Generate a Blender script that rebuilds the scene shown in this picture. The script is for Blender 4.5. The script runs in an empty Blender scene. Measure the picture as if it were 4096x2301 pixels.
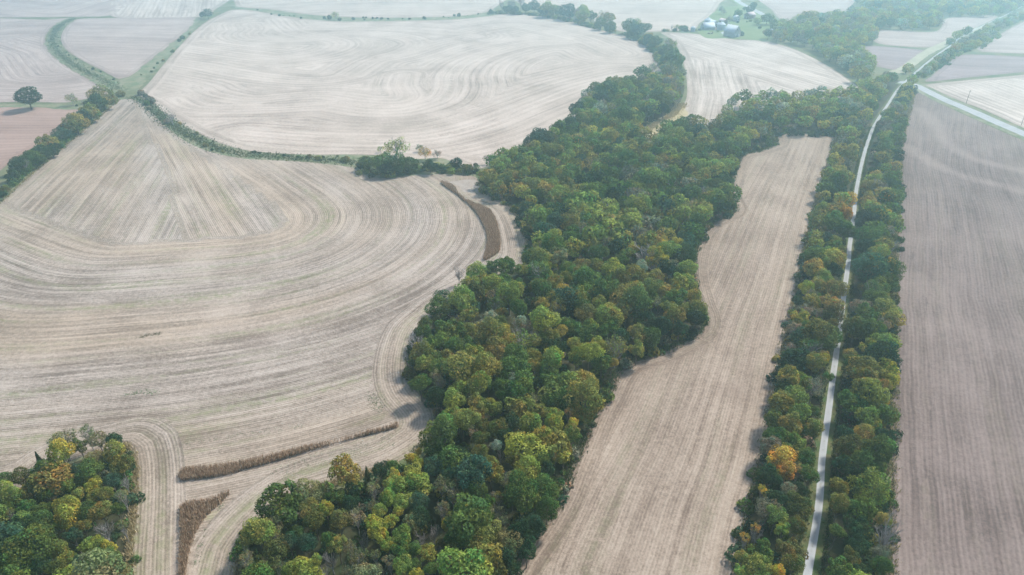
import bpy, math, random
import numpy as np
from mathutils import Vector
from mathutils.geometry import delaunay_2d_cdt

random.seed(7)
RNG = np.random.default_rng(11)
scene = bpy.context.scene
C = scene.collection

# ------------------------------------------------------------------ camera
CAM_H = 120.0
PITCH = math.radians(29.7)
cam_data = bpy.data.cameras.new("camera")
cam_data.lens = 24.0
cam_data.sensor_width = 36.0
cam_data.clip_start = 1.0
cam_data.clip_end = 9000.0
cam = bpy.data.objects.new("camera", cam_data)
cam.location = (0, 0, CAM_H)
cam.rotation_euler = (math.pi / 2 - PITCH, 0, 0)
C.objects.link(cam)
scene.camera = cam

# ------------------------------------------------------------------ sky and sun
SUN_EL = math.radians(47)
SUN_AZ = math.radians(46)          # clockwise from +Y (the viewing direction): far right
world = bpy.data.worlds.new("World")
scene.world = world
world.use_nodes = True
wn = world.node_tree
for n in list(wn.nodes):
    wn.nodes.remove(n)
sky = wn.nodes.new("ShaderNodeTexSky")
sky.sky_type = 'NISHITA'
sky.sun_disc = False
sky.sun_elevation = SUN_EL
sky.sun_rotation = SUN_AZ
sky.altitude = 200
sky.air_density = 1.0
sky.dust_density = 1.2
sky.ozone_density = 1.0
bg = wn.nodes.new("ShaderNodeBackground")
bg.inputs['Strength'].default_value = 0.12
wo = wn.nodes.new("ShaderNodeOutputWorld")
wn.links.new(sky.outputs[0], bg.inputs[0])
wn.links.new(bg.outputs[0], wo.inputs[0])

sun_data = bpy.data.lights.new("sun", 'SUN')
sun_data.energy = 3.4
sun_data.angle = math.radians(8.0)
sun_data.color = (1.0, 0.95, 0.88)
sun = bpy.data.objects.new("sun", sun_data)
sd = Vector((math.sin(SUN_AZ) * math.cos(SUN_EL), math.cos(SUN_AZ) * math.cos(SUN_EL), math.sin(SUN_EL)))
sun.rotation_euler = sd.to_track_quat('Z', 'Y').to_euler()
sun.location = (300, 300, 400)
C.objects.link(sun)

scene.view_settings.view_transform = 'Standard'
scene.view_settings.look = 'None'
scene.view_settings.exposure = 0.92
scene.view_settings.gamma = 1.0
scene.view_settings.use_curve_mapping = False
cy = scene.cycles
cy.max_bounces = 6
cy.diffuse_bounces = 3
cy.glossy_bounces = 2
cy.transmission_bounces = 4
cy.volume_bounces = 2
cy.transparent_max_bounces = 6
cy.use_denoising = True
cy.caustics_reflective = False
cy.caustics_refractive = False

HAZE_DENSITY = 0.00060
HAZE_COLOR = (0.64, 0.92, 1.0)

# ------------------------------------------------------------------ photo plane -> ground
F = 2576 * 24.0 / 36.0
CP, SP = math.cos(PITCH), math.sin(PITCH)


def hgt(x, y):
    x = np.asarray(x, float); y = np.asarray(y, float)
    fade = 1.0 / (1.0 + ((x / 1300.0) ** 2 + (y / 1300.0) ** 2) ** 2)
    return fade * (1.5 * np.sin(x / 70 + 0.5) * np.cos(y / 95 - 0.3) + 1.2 * np.sin((x * 0.6 + y * 0.8) / 130 + 1.0)
                   + 0.5 * np.sin((x * 0.8 - y * 0.6) / 33))


def at(px, py, z=0.0):
    """point seen at photo position (px, py) lying z above the ground"""
    dx = (px - 1288.0) / F
    dy = -(py - 723.55) / F
    d = np.array([dx, CP + dy * SP, -SP + dy * CP])
    h = 0.0
    for _ in range(14):
        t = (CAM_H - (h + z)) / -d[2]
        x, y = d[0] * t, d[1] * t
        h = float(hgt(x, y))
    return np.array([x, y, h + z])


def depth(x, y, z):
    return y * CP - (z - CAM_H) * SP


def pixel(x, y, z):
    yy, zz = y, z - CAM_H
    dep = yy * CP - zz * SP
    up = yy * SP + zz * CP
    return 1288 + F * x / dep, 723.55 - F * up / dep


def zm(x0, y0, x1, w):
    """helper: positions read on an enlargement of the photo -> photo positions (2576 wide)"""
    s = (x1 - x0) / w * (2576 / 4096)
    ox, oy = x0 * 2576 / 4096, y0 * 2576 / 4096
    return lambda x, y: (ox + s * x, oy + s * y), s


ZA, sA = zm(1500, 1500, 2400, 2574)
ZB, sB = zm(950, 1795, 1850, 2574)
ZC, sC = zm(900, 1500, 2300, 2529)
ZD, sD = zm(1600, 1000, 2900, 2576)
ZE, sE = zm(2700, 1400, 4096, 2242)
ZG, sG = zm(3000, 700, 4096, 2115)
ZH, sH = zm(3000, 0, 4096, 1982)
Z1, s1 = zm(0, 0, 1024, 1852)
Z2, s2 = zm(800, 0, 2100, 2576)
Z3, s3 = zm(1900, 0, 3100, 2481)
Z4, s4 = zm(2600, 0, 3500, 2576)
ZF, sF = zm(2700, 0, 3200, 2576)
ZL, sL = zm(0, 1650, 560, 1245)
ZM, sM = zm(1900, 500, 3000, 2576)


def ground_pts(pts, z=0.0):
    out = []
    for p in pts:
        zz = p[2] if len(p) > 2 else z
        out.append(at(p[0], p[1], zz)[:2])
    return np.array(out)


def smooth_poly(P, closed=True, step=3.0):
    """Catmull-Rom through ground points, resampled at about step metres"""
    P = np.asarray(P, float)
    n = len(P)
    out = []
    rng_ = range(n) if closed else range(n - 1)
    for i in rng_:
        if closed:
            p0, p1, p2, p3 = P[i - 1], P[i], P[(i + 1) % n], P[(i + 2) % n]
        else:
            p0, p1, p2, p3 = P[max(i - 1, 0)], P[i], P[i + 1], P[min(i + 2, n - 1)]
        L = np.linalg.norm(p2 - p1)
        # centripetal-ish: limit tangents by the segment length
        m1 = (p2 - p0) * 0.5
        m2 = (p3 - p1) * 0.5
        for m in (m1, m2):
            l = np.linalg.norm(m)
            if l > L * 0.9 and l > 0:
                m *= L * 0.9 / l
        k = max(1, int(L / step))
        for j in range(k):
            t = j / k
            t2, t3 = t * t, t * t * t
            out.append((2 * t3 - 3 * t2 + 1) * p1 + (t3 - 2 * t2 + t) * m1 + (-2 * t3 + 3 * t2) * p2 + (t3 - t2) * m2)
    if not closed:
        out.append(P[-1])
    return np.array(out)


def inside(poly, X):
    x, y = X[:, 0], X[:, 1]
    res = np.zeros(len(X), bool)
    a = poly
    b = np.roll(poly, -1, axis=0)
    for (x0, y0), (x1, y1) in zip(a, b):
        if y0 == y1:
            continue
        c = ((y0 > y) != (y1 > y)) & (x < (x1 - x0) * (y - y0) / (y1 - y0) + x0)
        res ^= c
    return res


def dist_to(poly, X, closed=False):
    """distance of points to a polyline"""
    a = poly
    b = np.roll(poly, -1, axis=0) if closed else poly[1:]
    if not closed:
        a = poly[:-1]
    best = np.full(len(X), 1e9)
    for p, q in zip(a, b):
        d = q - p
        L2 = max(d @ d, 1e-9)
        t = np.clip(((X - p) @ d) / L2, 0, 1)
        w = X - (p + t[:, None] * d)
        best = np.minimum(best, np.sqrt((w * w).sum(1)))
    return best


# ------------------------------------------------------------------ node helper
class NT:
    def __init__(self, name):
        self.mat = bpy.data.materials.new(name)
        self.mat.use_nodes = True
        self.t = self.mat.node_tree
        for n in list(self.t.nodes):
            self.t.nodes.remove(n)
        self.out = self.t.nodes.new("ShaderNodeOutputMaterial")

    def n(self, typ, **kw):
        nd = self.t.nodes.new(typ)
        for k, v in kw.items():
            setattr(nd, k, v)
        return nd

    def link(self, a, b):
        self.t.links.new(a, b)

    def put(self, sock, v):
        if hasattr(v, 'links') or hasattr(v, 'is_linked'):
            self.t.links.new(v, sock)
        else:
            sock.default_value = v

    def math(self, op, a, b=0.0, c=0.0, clamp=False):
        nd = self.n("ShaderNodeMath", operation=op, use_clamp=clamp)
        self.put(nd.inputs[0], a); self.put(nd.inputs[1], b); self.put(nd.inputs[2], c)
        return nd.outputs[0]

    def mix(self, f, a, b, blend='MIX'):
        nd = self.n("ShaderNodeMix", data_type='RGBA', blend_type=blend)
        self.put(nd.inputs['Factor'], f)
        self.put(nd.inputs[6], a if not isinstance(a, tuple) else (*a, 1) if len(a) == 3 else a)
        self.put(nd.inputs[7], b if not isinstance(b, tuple) else (*b, 1) if len(b) == 3 else b)
        return nd.outputs[2]

    def fmix(self, f, a, b):
        nd = self.n("ShaderNodeMix", data_type='FLOAT')
        self.put(nd.inputs[0], f); self.put(nd.inputs[2], a); self.put(nd.inputs[3], b)
        return nd.outputs[0]

    def noise(self, vec, scale=1.0, detail=2.0, rough=0.55):
        nd = self.n("ShaderNodeTexNoise")
        self.put(nd.inputs['Vector'], vec)
        nd.inputs['Scale'].default_value = scale
        nd.inputs['Detail'].default_value = detail
        nd.inputs['Roughness'].default_value = rough
        return nd.outputs[0]

    def ramp(self, f, lo, hi):
        nd = self.n("ShaderNodeMapRange", clamp=True)
        self.put(nd.inputs[0], f)
        nd.inputs[1].default_value = lo
        nd.inputs[2].default_value = hi
        return nd.outputs[0]

    def comb(self, x, y, z):
        nd = self.n("ShaderNodeCombineXYZ")
        self.put(nd.inputs[0], x); self.put(nd.inputs[1], y); self.put(nd.inputs[2], z)
        return nd.outputs[0]

    def attr(self, name):
        nd = self.n("ShaderNodeAttribute", attribute_name=name)
        return nd

    def pos(self):
        g = self.n("ShaderNodeNewGeometry")
        return g.outputs['Position']

    def principled(self, col, rough=0.9, bump=None, strength=0.3, dist=0.1, spec=0.2, metal=0.0):
        p = self.n("ShaderNodeBsdfPrincipled")
        self.put(p.inputs['Base Color'], col if not isinstance(col, tuple) else (*col, 1))
        self.put(p.inputs['Roughness'], rough)
        p.inputs['Specular IOR Level'].default_value = spec
        p.inputs['Metallic'].default_value = metal
        if bump is not None:
            b = self.n("ShaderNodeBump")
            b.inputs['Strength'].default_value = strength
            b.inputs['Distance'].default_value = dist
            self.put(b.inputs['Height'], bump)
            self.link(b.outputs[0], p.inputs['Normal'])
        self.link(p.outputs[0], self.out.inputs[0])
        return p


def field_material(name, light, mid, dark, green=(0.10, 0.13, 0.05), head=10.0, band=1.0, rows=1.0, row_w=0.76,
                   green_amt=0.3, pass_w=6.0, patch=1.0, head_dark=0.6, gold=None, wobble=0.0, mark=0.16):
    m = NT(name)
    p = m.pos()
    sx = m.n("ShaderNodeSeparateXYZ"); m.link(p, sx.inputs[0])
    X, Y = sx.outputs[0], sx.outputs[1]
    d = m.attr('row').outputs['Fac']
    e = m.attr('edge').outputs['Fac']
    z = m.attr('zone').outputs['Fac']
    # wobble of the driven line
    wob = m.math('MULTIPLY', m.math('SUBTRACT', m.noise(p, 0.02, 2), 0.5), 0.8)
    if wobble:
        wob = m.math('ADD', wob, m.math('MULTIPLY', m.math('SUBTRACT', m.noise(p, 0.014, 3, 0.6), 0.5), wobble * 8))
    hw = m.math('ADD', head, m.math('MULTIPLY', wob, 1.2))
    ishead = m.math('LESS_THAN', e, hw)
    du = m.math('ADD', m.fmix(ishead, d, m.math('ADD', e, 500.0)), m.math('MULTIPLY', wob, 0.25))
    zz = m.math('MULTIPLY', z, 31.7)
    # passes of the machine, long streaks along the rows
    n1 = m.noise(m.comb(m.math('DIVIDE', du, pass_w), m.math('MULTIPLY_ADD', X, 0.0025, zz), m.math('MULTIPLY', Y, 0.0025)), 1.0, 4, 0.75)
    n2 = m.noise(m.comb(m.math('DIVIDE', du, row_w * 1.7), m.math('MULTIPLY_ADD', X, 0.018, zz), m.math('MULTIPLY', Y, 0.018)), 1.0, 3, 0.7)
    sn = m.math('SINE', m.math('MULTIPLY', du, 2 * math.pi / row_w))
    n3 = m.noise(p, 1.9, 3, 0.7)
    n3b = m.noise(p, 4.5, 2, 0.6)
    n4 = m.noise(p, 0.011, 4, 0.6)
    n5 = m.noise(m.comb(m.math('DIVIDE', du, 5.0), m.math('MULTIPLY_ADD', X, 0.012, 7.3), m.math('MULTIPLY', Y, 0.012)), 1.0, 3, 0.6)
    wn = m.n("ShaderNodeTexWhiteNoise", noise_dimensions='2D')
    m.link(m.comb(m.math('FLOOR', m.math('DIVIDE', du, pass_w * 0.76)), m.math('FLOOR', m.math('DIVIDE', du, 250.0)), 0.0), wn.inputs['Vector'])
    tri = m.math('COSINE', m.math('MULTIPLY', du, 2 * math.pi / (pass_w * 0.76)))
    v = m.math('MULTIPLY', m.math('SUBTRACT', n1, 0.5), 0.5 * band)
    v = m.math('ADD', v, m.math('MULTIPLY', m.math('SUBTRACT', wn.outputs['Value'], 0.5), 0.26 * band))
    v = m.math('SUBTRACT', v, m.math('MULTIPLY', tri, 0.11 * band))
    n6 = m.noise(p, 0.045, 4, 0.6)
    v = m.math('ADD', v, m.math('MULTIPLY', m.math('SUBTRACT', n6, 0.5), 0.9 * patch))
    brk = m.math('MULTIPLY', m.ramp(m.noise(p, 0.05, 3, 0.7), 0.15, 0.65), 2.3 * rows)
    v = m.math('ADD', v, m.math('MULTIPLY', m.math('SUBTRACT', n2, 0.5), brk))
    v = m.math('ADD', v, m.math('MULTIPLY', sn, (0.13 if row_w < 1 else 0.15) * rows))
    v = m.math('ADD', v, m.math('MULTIPLY', m.math('SUBTRACT', n3, 0.5), 0.95))
    v = m.math('ADD', v, m.math('MULTIPLY', m.math('SUBTRACT', n3b, 0.5), 1.0))
    v = m.math('ADD', v, m.math('MULTIPLY', m.math('SUBTRACT', m.noise(p, 0.8, 2, 0.6), 0.5), 0.8))
    v = m.math('ADD', v, m.math('MULTIPLY', m.math('SUBTRACT', n4, 0.5), 1.0 * patch))
    # soil shows more where machines turn: darker worn headlands
    hv = m.math('MULTIPLY', m.math('MULTIPLY_ADD', m.ramp(e, head, 0.5), 0.6, m.math('MULTIPLY', ishead, 0.4)), -0.5 * head_dark)
    mk_ = m.attr('mark').outputs['Fac']
    v = m.math('ADD', v, m.math('MULTIPLY', m.ramp(mk_, 2.2 + 4 * (mark > 0.2), 0.4), mark))
    v = m.math('ADD', v, hv)
    v = m.math('ADD', v, 0.5)
    c = m.mix(m.ramp(v, 0.0, 0.5), dark, mid)
    c = m.mix(m.ramp(v, 0.45, 1.05), c, light)
    if gold:
        gv = m.ramp(m.noise(m.comb(m.math('DIVIDE', du, 30.0), m.math('MULTIPLY', X, 0.006), m.math('MULTIPLY_ADD', Y, 0.006, 3.3)), 1.0, 3, 0.5), 0.42, 0.62)
        c = m.mix(m.math('MULTIPLY', gv, 0.55), c, m.mix(m.ramp(v, 0.1, 0.95), tuple(k * 0.55 for k in gold), gold))
    gm = m.math('MULTIPLY', m.ramp(n5, 0.52, 0.72), m.ramp(m.noise(p, 0.5, 3, 0.7), 0.38, 0.62))
    c = m.mix(m.math('MULTIPLY', gm, green_amt), c, green)
    damp = m.math('MULTIPLY', m.ramp(m.noise(p, 0.021, 5, 0.7), 0.58, 0.72), 0.38)
    c = m.mix(damp, c, tuple(k * q for k, q in zip(dark, (1.25, 1.2, 1.25))))
    bump = m.math('ADD', m.math('MULTIPLY', n3, 0.6), m.math('ADD', m.math('MULTIPLY', sn, 0.12), m.math('MULTIPLY', n2, 0.6)))
    m.principled(c, 0.95, bump, 0.55, 0.25, 0.1)
    return m.mat


def noise_material(name, cols, scale=0.2, fine=2.0, rough=0.95, bump=0.4, bdist=0.2):
    m = NT(name)
    p = m.pos()
    a = m.noise(p, scale, 4, 0.65)
    b = m.noise(p, fine, 3, 0.7)
    c = m.mix(m.ramp(a, 0.35, 0.65), cols[0], cols[1])
    c = m.mix(m.math('MULTIPLY', m.ramp(b, 0.45, 0.75), 0.7), c, cols[2])
    m.principled(c, rough, b, bump, bdist, 0.1)
    return m.mat


def leaf_material(name, trans=0.4):
    m = NT(name)
    oi = m.n("ShaderNodeObjectInfo")
    t = m.attr('tint').outputs['Color']
    c = m.mix(1.0, oi.outputs['Color'], t, 'MULTIPLY')
    n = m.noise(m.pos(), 0.6, 2)
    hs = m.n("ShaderNodeHueSaturation")
    m.link(c, hs.inputs['Color'])
    m.put(hs.inputs['Value'], m.math('MULTIPLY_ADD', n, 0.5, 0.75))
    m.put(hs.inputs['Hue'], m.math('MULTIPLY_ADD', oi.outputs['Random'], 0.03, 0.485))
    d = m.n("ShaderNodeBsdfDiffuse"); m.link(hs.outputs[0], d.inputs[0])
    tr = m.n("ShaderNodeBsdfTranslucent"); m.link(hs.outputs[0], tr.inputs[0])
    ms = m.n("ShaderNodeMixShader"); ms.inputs[0].default_value = trans
    m.link(d.outputs[0], ms.inputs[1]); m.link(tr.outputs[0], ms.inputs[2])
    m.link(ms.outputs[0], m.out.inputs[0])
    return m.mat


def simple_material(name, col, rough=0.8, var=0.15, scale=0.8, metal=0.0, spec=0.3):
    m = NT(name)
    n = m.noise(m.pos(), scale, 4, 0.65)
    c = m.mix(m.ramp(n, 0.3, 0.7), tuple(k * (1 - var) for k in col), tuple(min(1, k * (1 + var)) for k in col))
    m.principled(c, rough, n, 0.15, 0.05, spec, metal)
    return m.mat


# ------------------------------------------------------------------ mesh helpers
def mk(name, V, F, mat=None, tint=None, smooth=False, fattr=None):
    V = np.asarray(V, np.float32)
    me = bpy.data.meshes.new(name)
    me.vertices.add(len(V))
    me.vertices.foreach_set('co', V.ravel())
    if isinstance(F, np.ndarray):
        k = F.shape[1]
        tot = np.full(len(F), k, np.int32)
        idx = F.astype(np.int32).ravel()
    else:
        tot = np.array([len(f) for f in F], np.int32)
        idx = np.array([i for f in F for i in f], np.int32)
    me.loops.add(len(idx))
    me.loops.foreach_set('vertex_index', idx)
    me.polygons.add(len(tot))
    st = np.zeros(len(tot), np.int32)
    st[1:] = np.cumsum(tot)[:-1]
    me.polygons.foreach_set('loop_start', st)
    me.polygons.foreach_set('loop_total', tot)
    if smooth:
        me.polygons.foreach_set('use_smooth', np.ones(len(tot), bool))
    me.update(calc_edges=True)
    if tint is not None:
        a = me.color_attributes.new('tint', 'FLOAT_COLOR', 'POINT')
        col = np.ones((len(V), 4), np.float32)
        col[:, :3] = tint
        a.data.foreach_set('color', col.ravel())
    if fattr:
        for k2, v2 in fattr.items():
            a = me.attributes.new(k2, 'FLOAT', 'POINT')
            a.data.foreach_set('value', np.asarray(v2, np.float32))
    if mat is not None:
        me.materials.append(mat)
    me.validate()
    return me


def add(name, me, parent=None, label=None, cat=None, group=None, kind=None, loc=None):
    o = bpy.data.objects.new(name, me)
    C.objects.link(o)
    if parent is not None:
        o.parent = parent
    if loc is not None:
        o.location = loc
    if label: o['label'] = label
    if cat: o['category'] = cat
    if group: o['group'] = group
    if kind: o['kind'] = kind
    return o


def sheet(name, poly, mat, zoff, spacing, guides=None, heads=None, label=None, cat=None, kind='structure', zones=(), marks=None):
    """ground sheet that follows the terrain, with row / edge distances stored on it"""
    mn, mx = poly.min(0), poly.max(0)
    xs = np.arange(mn[0], mx[0], spacing)
    ys = np.arange(mn[1], mx[1], spacing * 0.87)
    gx, gy = np.meshgrid(xs, ys)
    gx = gx + (np.arange(len(ys)) % 2)[:, None] * spacing * 0.5
    X = np.stack([gx.ravel(), gy.ravel()], 1)
    X = X[inside(poly, X)]
    if len(X):
        X = X[dist_to(poly, X, True) > spacing * 0.45]
    allp = np.vstack([poly, X]) if len(X) else poly
    n = len(poly)
    res = delaunay_2d_cdt([Vector(p) for p in allp], [], [list(range(n))], 1, 1e-4)
    V2 = np.array([tuple(v) for v in res[0]])
    T = np.array([f for f in res[2]], np.int32)
    # upward winding
    a, b, c = V2[T[:, 0]], V2[T[:, 1]], V2[T[:, 2]]
    cr = (b[:, 0] - a[:, 0]) * (c[:, 1] - a[:, 1]) - (b[:, 1] - a[:, 1]) * (c[:, 0] - a[:, 0])
    T[cr < 0] = T[cr < 0][:, ::-1]
    z = hgt(V2[:, 0], V2[:, 1]) + zoff
    fa = {}
    if guides:
        D = np.array([dist_to(g, V2) for g in guides])
        k = D.argmin(0)
        fa['row'] = D.min(0)
        fa['zone'] = np.zeros(len(V2))
        for k_, (zp, zg) in enumerate(zones):
            q_ = inside(zp, V2)
            fa['row'][q_] = np.min([dist_to(g, V2[q_]) for g in zg], axis=0) + 300 * (k_ + 1)
    else:
        fa['row'] = V2[:, 0]
        fa['zone'] = np.zeros(len(V2))
    if heads:
        fa['edge'] = np.min([dist_to(h, V2) for h in heads], axis=0)
    else:
        fa['edge'] = np.full(len(V2), 1e3)
    fa['mark'] = np.min([dist_to(h, V2) for h in marks], axis=0) if marks else np.full(len(V2), 1e3)
    me = mk(name, np.column_stack([V2, z]), T, mat, smooth=True, fattr=fa)
    return add(name, me, label=label, cat=cat, kind=kind)


def ribbon(name, line, width, mat, zoff, label=None, cat=None, kind='structure', jitter=0.0):
    """road: a strip with a slightly crowned profile"""
    line = np.asarray(line)
    tan = np.gradient(line, axis=0)
    tan /= np.linalg.norm(tan, axis=1)[:, None]
    nor = np.stack([-tan[:, 1], tan[:, 0]], 1)
    off = np.array([-0.5, -0.3, 0.0, 0.3, 0.5])
    crown = np.array([-0.04, 0.02, 0.04, 0.02, -0.04])
    V = []
    r = np.random.default_rng(5)
    for i in range(len(line)):
        for j in range(5):
            w = width * off[j]
            if j in (0, 4):
                w *= 1 + r.normal(0, jitter)
            q = line[i] + nor[i] * w
            V.append((q[0], q[1], float(hgt(*q)) + zoff + crown[j]))
    Fq = []
    for i in range(len(line) - 1):
        for j in range(4):
            a = i * 5 + j
            Fq.append((a, a + 5, a + 6, a + 1))
    V = np.array(V)
    cum = np.concatenate([[0], np.cumsum(np.linalg.norm(np.diff(line, axis=0), axis=1))])
    me = mk(name, V, np.array(Fq), mat, smooth=True, fattr={'across': np.tile(off * width, len(line))})
    # make sure faces look up
    me.update()
    if me.polygons[0].normal.z < 0:
        me.flip_normals()
    return add(name, me, label=label, cat=cat, kind=kind)


# ------------------------------------------------------------------ materials
STUBBLE = dict(light=(0.415, 0.352, 0.296), mid=(0.285, 0.236, 0.193), dark=(0.145, 0.114, 0.09))
M_f1 = field_material('stubble_near', **STUBBLE, green=(0.16, 0.19, 0.07), green_amt=0.55, head=11, band=0.55, head_dark=0.2, gold=(0.39, 0.295, 0.205))
M_f2 = field_material('stubble_far', light=(0.52, 0.435, 0.365), mid=(0.395, 0.322, 0.264), dark=(0.24, 0.19, 0.152), head=9, green_amt=0.15, pass_w=9, rows=0.75, band=0.85, head_dark=0.2)
M_f3 = field_material('stubble_farm', light=(0.55, 0.47, 0.40), mid=(0.40, 0.335, 0.28), dark=(0.24, 0.19, 0.155), head=8, green_amt=0.1, pass_w=7, head_dark=0.2)
M_f4 = field_material('stubble_strip', light=(0.385, 0.312, 0.244), mid=(0.265, 0.205, 0.156), dark=(0.145, 0.106, 0.08), head=6, green_amt=0.3, pass_w=4, patch=0.8, rows=0.7, band=0.5)
M_f5 = field_material('bean_field', light=(0.25, 0.197, 0.170), mid=(0.178, 0.137, 0.119), dark=(0.10, 0.075, 0.065), head=9, green_amt=0.2, pass_w=5, patch=0.9, rows=0.75, row_w=1.1, band=0.22, wobble=2.5, mark=0.5, head_dark=0.1, green=(0.16, 0.15, 0.08))
M_f6 = field_material('bean_far', light=(0.45, 0.37, 0.32), mid=(0.33, 0.26, 0.225), dark=(0.21, 0.16, 0.14), head=5, green_amt=0.1, pass_w=7, patch=0.8, head_dark=0.1)
M_f7 = field_material('soil_red', light=(0.38, 0.27, 0.22), mid=(0.30, 0.20, 0.16), dark=(0.20, 0.13, 0.105), head=4, green_amt=0.0, pass_w=7, patch=0.8, rows=0.5, head_dark=0.1)
M_f8 = field_material('bean_dark', light=(0.33, 0.26, 0.25), mid=(0.25, 0.19, 0.18), dark=(0.17, 0.125, 0.12), head=4, green_amt=0.1, pass_w=8, patch=0.7, rows=0.6, head_dark=0.1)
M_ground = noise_material('ground_grass', ((0.085, 0.115, 0.045), (0.20, 0.185, 0.11), (0.07, 0.09, 0.04)), 0.06, 0.9)
M_water_grass = noise_material('waterway_grass', ((0.085, 0.135, 0.055), (0.22, 0.205, 0.13), (0.28, 0.245, 0.18)), 0.12, 0.8)
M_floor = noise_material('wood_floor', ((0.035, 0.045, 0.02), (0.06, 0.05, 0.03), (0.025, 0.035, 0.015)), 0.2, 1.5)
M_lawn = noise_material('lawn_grass', ((0.11, 0.17, 0.06), (0.16, 0.20, 0.085), (0.19, 0.19, 0.10)), 0.05, 0.7)
M_dry = noise_material('dry_grass', ((0.42, 0.34, 0.19), (0.34, 0.28, 0.16), (0.50, 0.42, 0.26)), 0.3, 2.0)
M_bare = noise_material('bare_soil', ((0.34, 0.29, 0.245), (0.25, 0.205, 0.17), (0.42, 0.37, 0.31)), 0.3, 1.7)
M_green_patch = noise_material('weed_patch', ((0.05, 0.13, 0.05), (0.10, 0.17, 0.06), (0.26, 0.25, 0.15)), 0.35, 1.2)


def gravel_material():
    m = NT('gravel')
    p = m.pos()
    a = m.noise(p, 0.15, 4, 0.6)
    b = m.noise(p, 3.0, 3, 0.75)
    w = m.attr('across').outputs['Fac']
    c = m.mix(m.ramp(a, 0.3, 0.7), (0.30, 0.31, 0.315), (0.385, 0.39, 0.39))
    c = m.mix(m.math('MULTIPLY', m.ramp(b, 0.5, 0.8), 0.45), c, (0.27, 0.26, 0.24))
    # thin grassy crown down the middle and worn edges
    mid = m.math('MULTIPLY', m.ramp(m.math('ABSOLUTE', w), 0.32, 0.05), m.ramp(m.noise(p, 0.5, 3, 0.7), 0.45, 0.7))
    c = m.mix(m.math('MULTIPLY', mid, 0.6), c, (0.22, 0.21, 0.15))
    rut = m.ramp(m.math('ABSOLUTE', m.math('SUBTRACT', m.math('ABSOLUTE', w), 0.62)), 0.22, 0.05)
    c = m.mix(m.math('MULTIPLY', rut, 0.35), c, (0.43, 0.435, 0.43))
    edg = m.math('MULTIPLY', m.ramp(m.math('ABSOLUTE', w), 0.8, 1.1), m.ramp(m.noise(p, 0.9, 3, 0.7), 0.4, 0.65))
    c = m.mix(m.math('MULTIPLY', edg, m.math('LESS_THAN', m.math('ABSOLUTE', w), 1.3)), c, (0.20, 0.19, 0.12))
    m.principled(c, 0.95, b, 0.4, 0.05, 0.1)
    return m.mat


M_gravel = gravel_material()
M_leaf = leaf_material('leaf')
M_bark = simple_material('bark', (0.15, 0.125, 0.10), 0.95, 0.3, 2.0, spec=0.1)
M_bark_pale = simple_material('bark_pale', (0.30, 0.275, 0.26), 0.95, 0.25, 2.0, spec=0.1)


def corn_material():
    m = NT('dry_corn')
    t = m.attr('tint').outputs['Color']
    d = m.n("ShaderNodeBsdfDiffuse"); m.link(t, d.inputs[0])
    tr = m.n("ShaderNodeBsdfTranslucent"); m.link(t, tr.inputs[0])
    ms = m.n("ShaderNodeMixShader"); ms.inputs[0].default_value = 0.25
    m.link(d.outputs[0], ms.inputs[1]); m.link(tr.outputs[0], ms.inputs[2])
    m.link(ms.outputs[0], m.out.inputs[0])
    return m.mat


M_corn = corn_material()

# ------------------------------------------------------------------ ground
gx = np.concatenate([np.linspace(-3200, -1100, 12)[:-1], np.arange(-1100, 1101, 11.0), np.linspace(1100, 3200, 12)[1:]])
gy = np.concatenate([np.linspace(-1500, -60, 8)[:-1], np.arange(-60, 1500, 11.0), np.linspace(1500, 4800, 18)[1:]])
GX, GY = np.meshgrid(gx, gy)
GV = np.column_stack([GX.ravel(), GY.ravel(), hgt(GX.ravel(), GY.ravel()) - 0.06])
nx, ny = len(gx), len(gy)
ii = (np.arange(ny - 1)[:, None] * nx + np.arange(nx - 1)[None, :]).ravel()
GF = np.stack([ii, ii + 1, ii + nx + 1, ii + nx], 1)
add('ground', mk('ground', GV, GF, M_ground, smooth=True), kind='structure', label='grassy ground lying between the fields and under the trees')

# ------------------------------------------------------------------ fields
W_RIGHT = [(1958, 338), (1955, 362), (1910, 380), (1870, 388), (1855, 412), (1842, 450), (1834, 490), (1848, 522), (1838, 537),
           (1790, 560), (1765, 587), (1747, 640), (1742, 690), (1757, 760), (1771, 800), (1758, 835), (1690, 872), (1640, 892),
           (1580, 910), (1547, 945), (1527, 985), (1500, 1035), (1470, 1103), (1440, 1172), (1410, 1242), (1370, 1312), (1312, 1392),
           (1278, 1450), (1235, 1540)]
STRIP_L = [(2105, 345), (2085, 410), (2055, 500), (2030, 600), (2002, 740), (1975, 850), (1945, 1000), (1905, 1200), (1870, 1330), (1848, 1450), (1830, 1540)]
STRIP_R = [(2300, 230), (2288, 280), (2272, 340), (2262, 400), (2266, 450), (2258, 560), (2250, 700), (2250, 900), (2244, 1200), (2246, 1450), (2246, 1560)]
W_LEFT = [(1195, 445), (1207, 472), (1225, 492), (1265, 505), (1296, 537), (1316, 580), (1326, 625), (1322, 655), (1290, 682), (1240, 705), (1180, 735), (1140, 758),
          (1105, 782), (1088, 798), (1055, 826), (1038, 870), (1032, 930), (1046, 975), (1090, 1020), (1102, 1060), (1092, 1098), (1050, 1132), (990, 1168), (920, 1194),
          (820, 1224), (740, 1254), (690, 1288), (640, 1338), (610, 1378), (596, 1450), (585, 1540)]
LW_EDGE = [(318, 1540), (322, 1450), (330, 1350), (337, 1250), (338, 1180), (330, 1135), (312, 1122), (270, 1133), (210, 1147), (130, 1180), (60, 1238), (0, 1248), (-150, 1280)]
HEDGE = [(-150, 640), (0, 512), (60, 457), (130, 397), (200, 337), (270, 277), (300, 252)]
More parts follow.
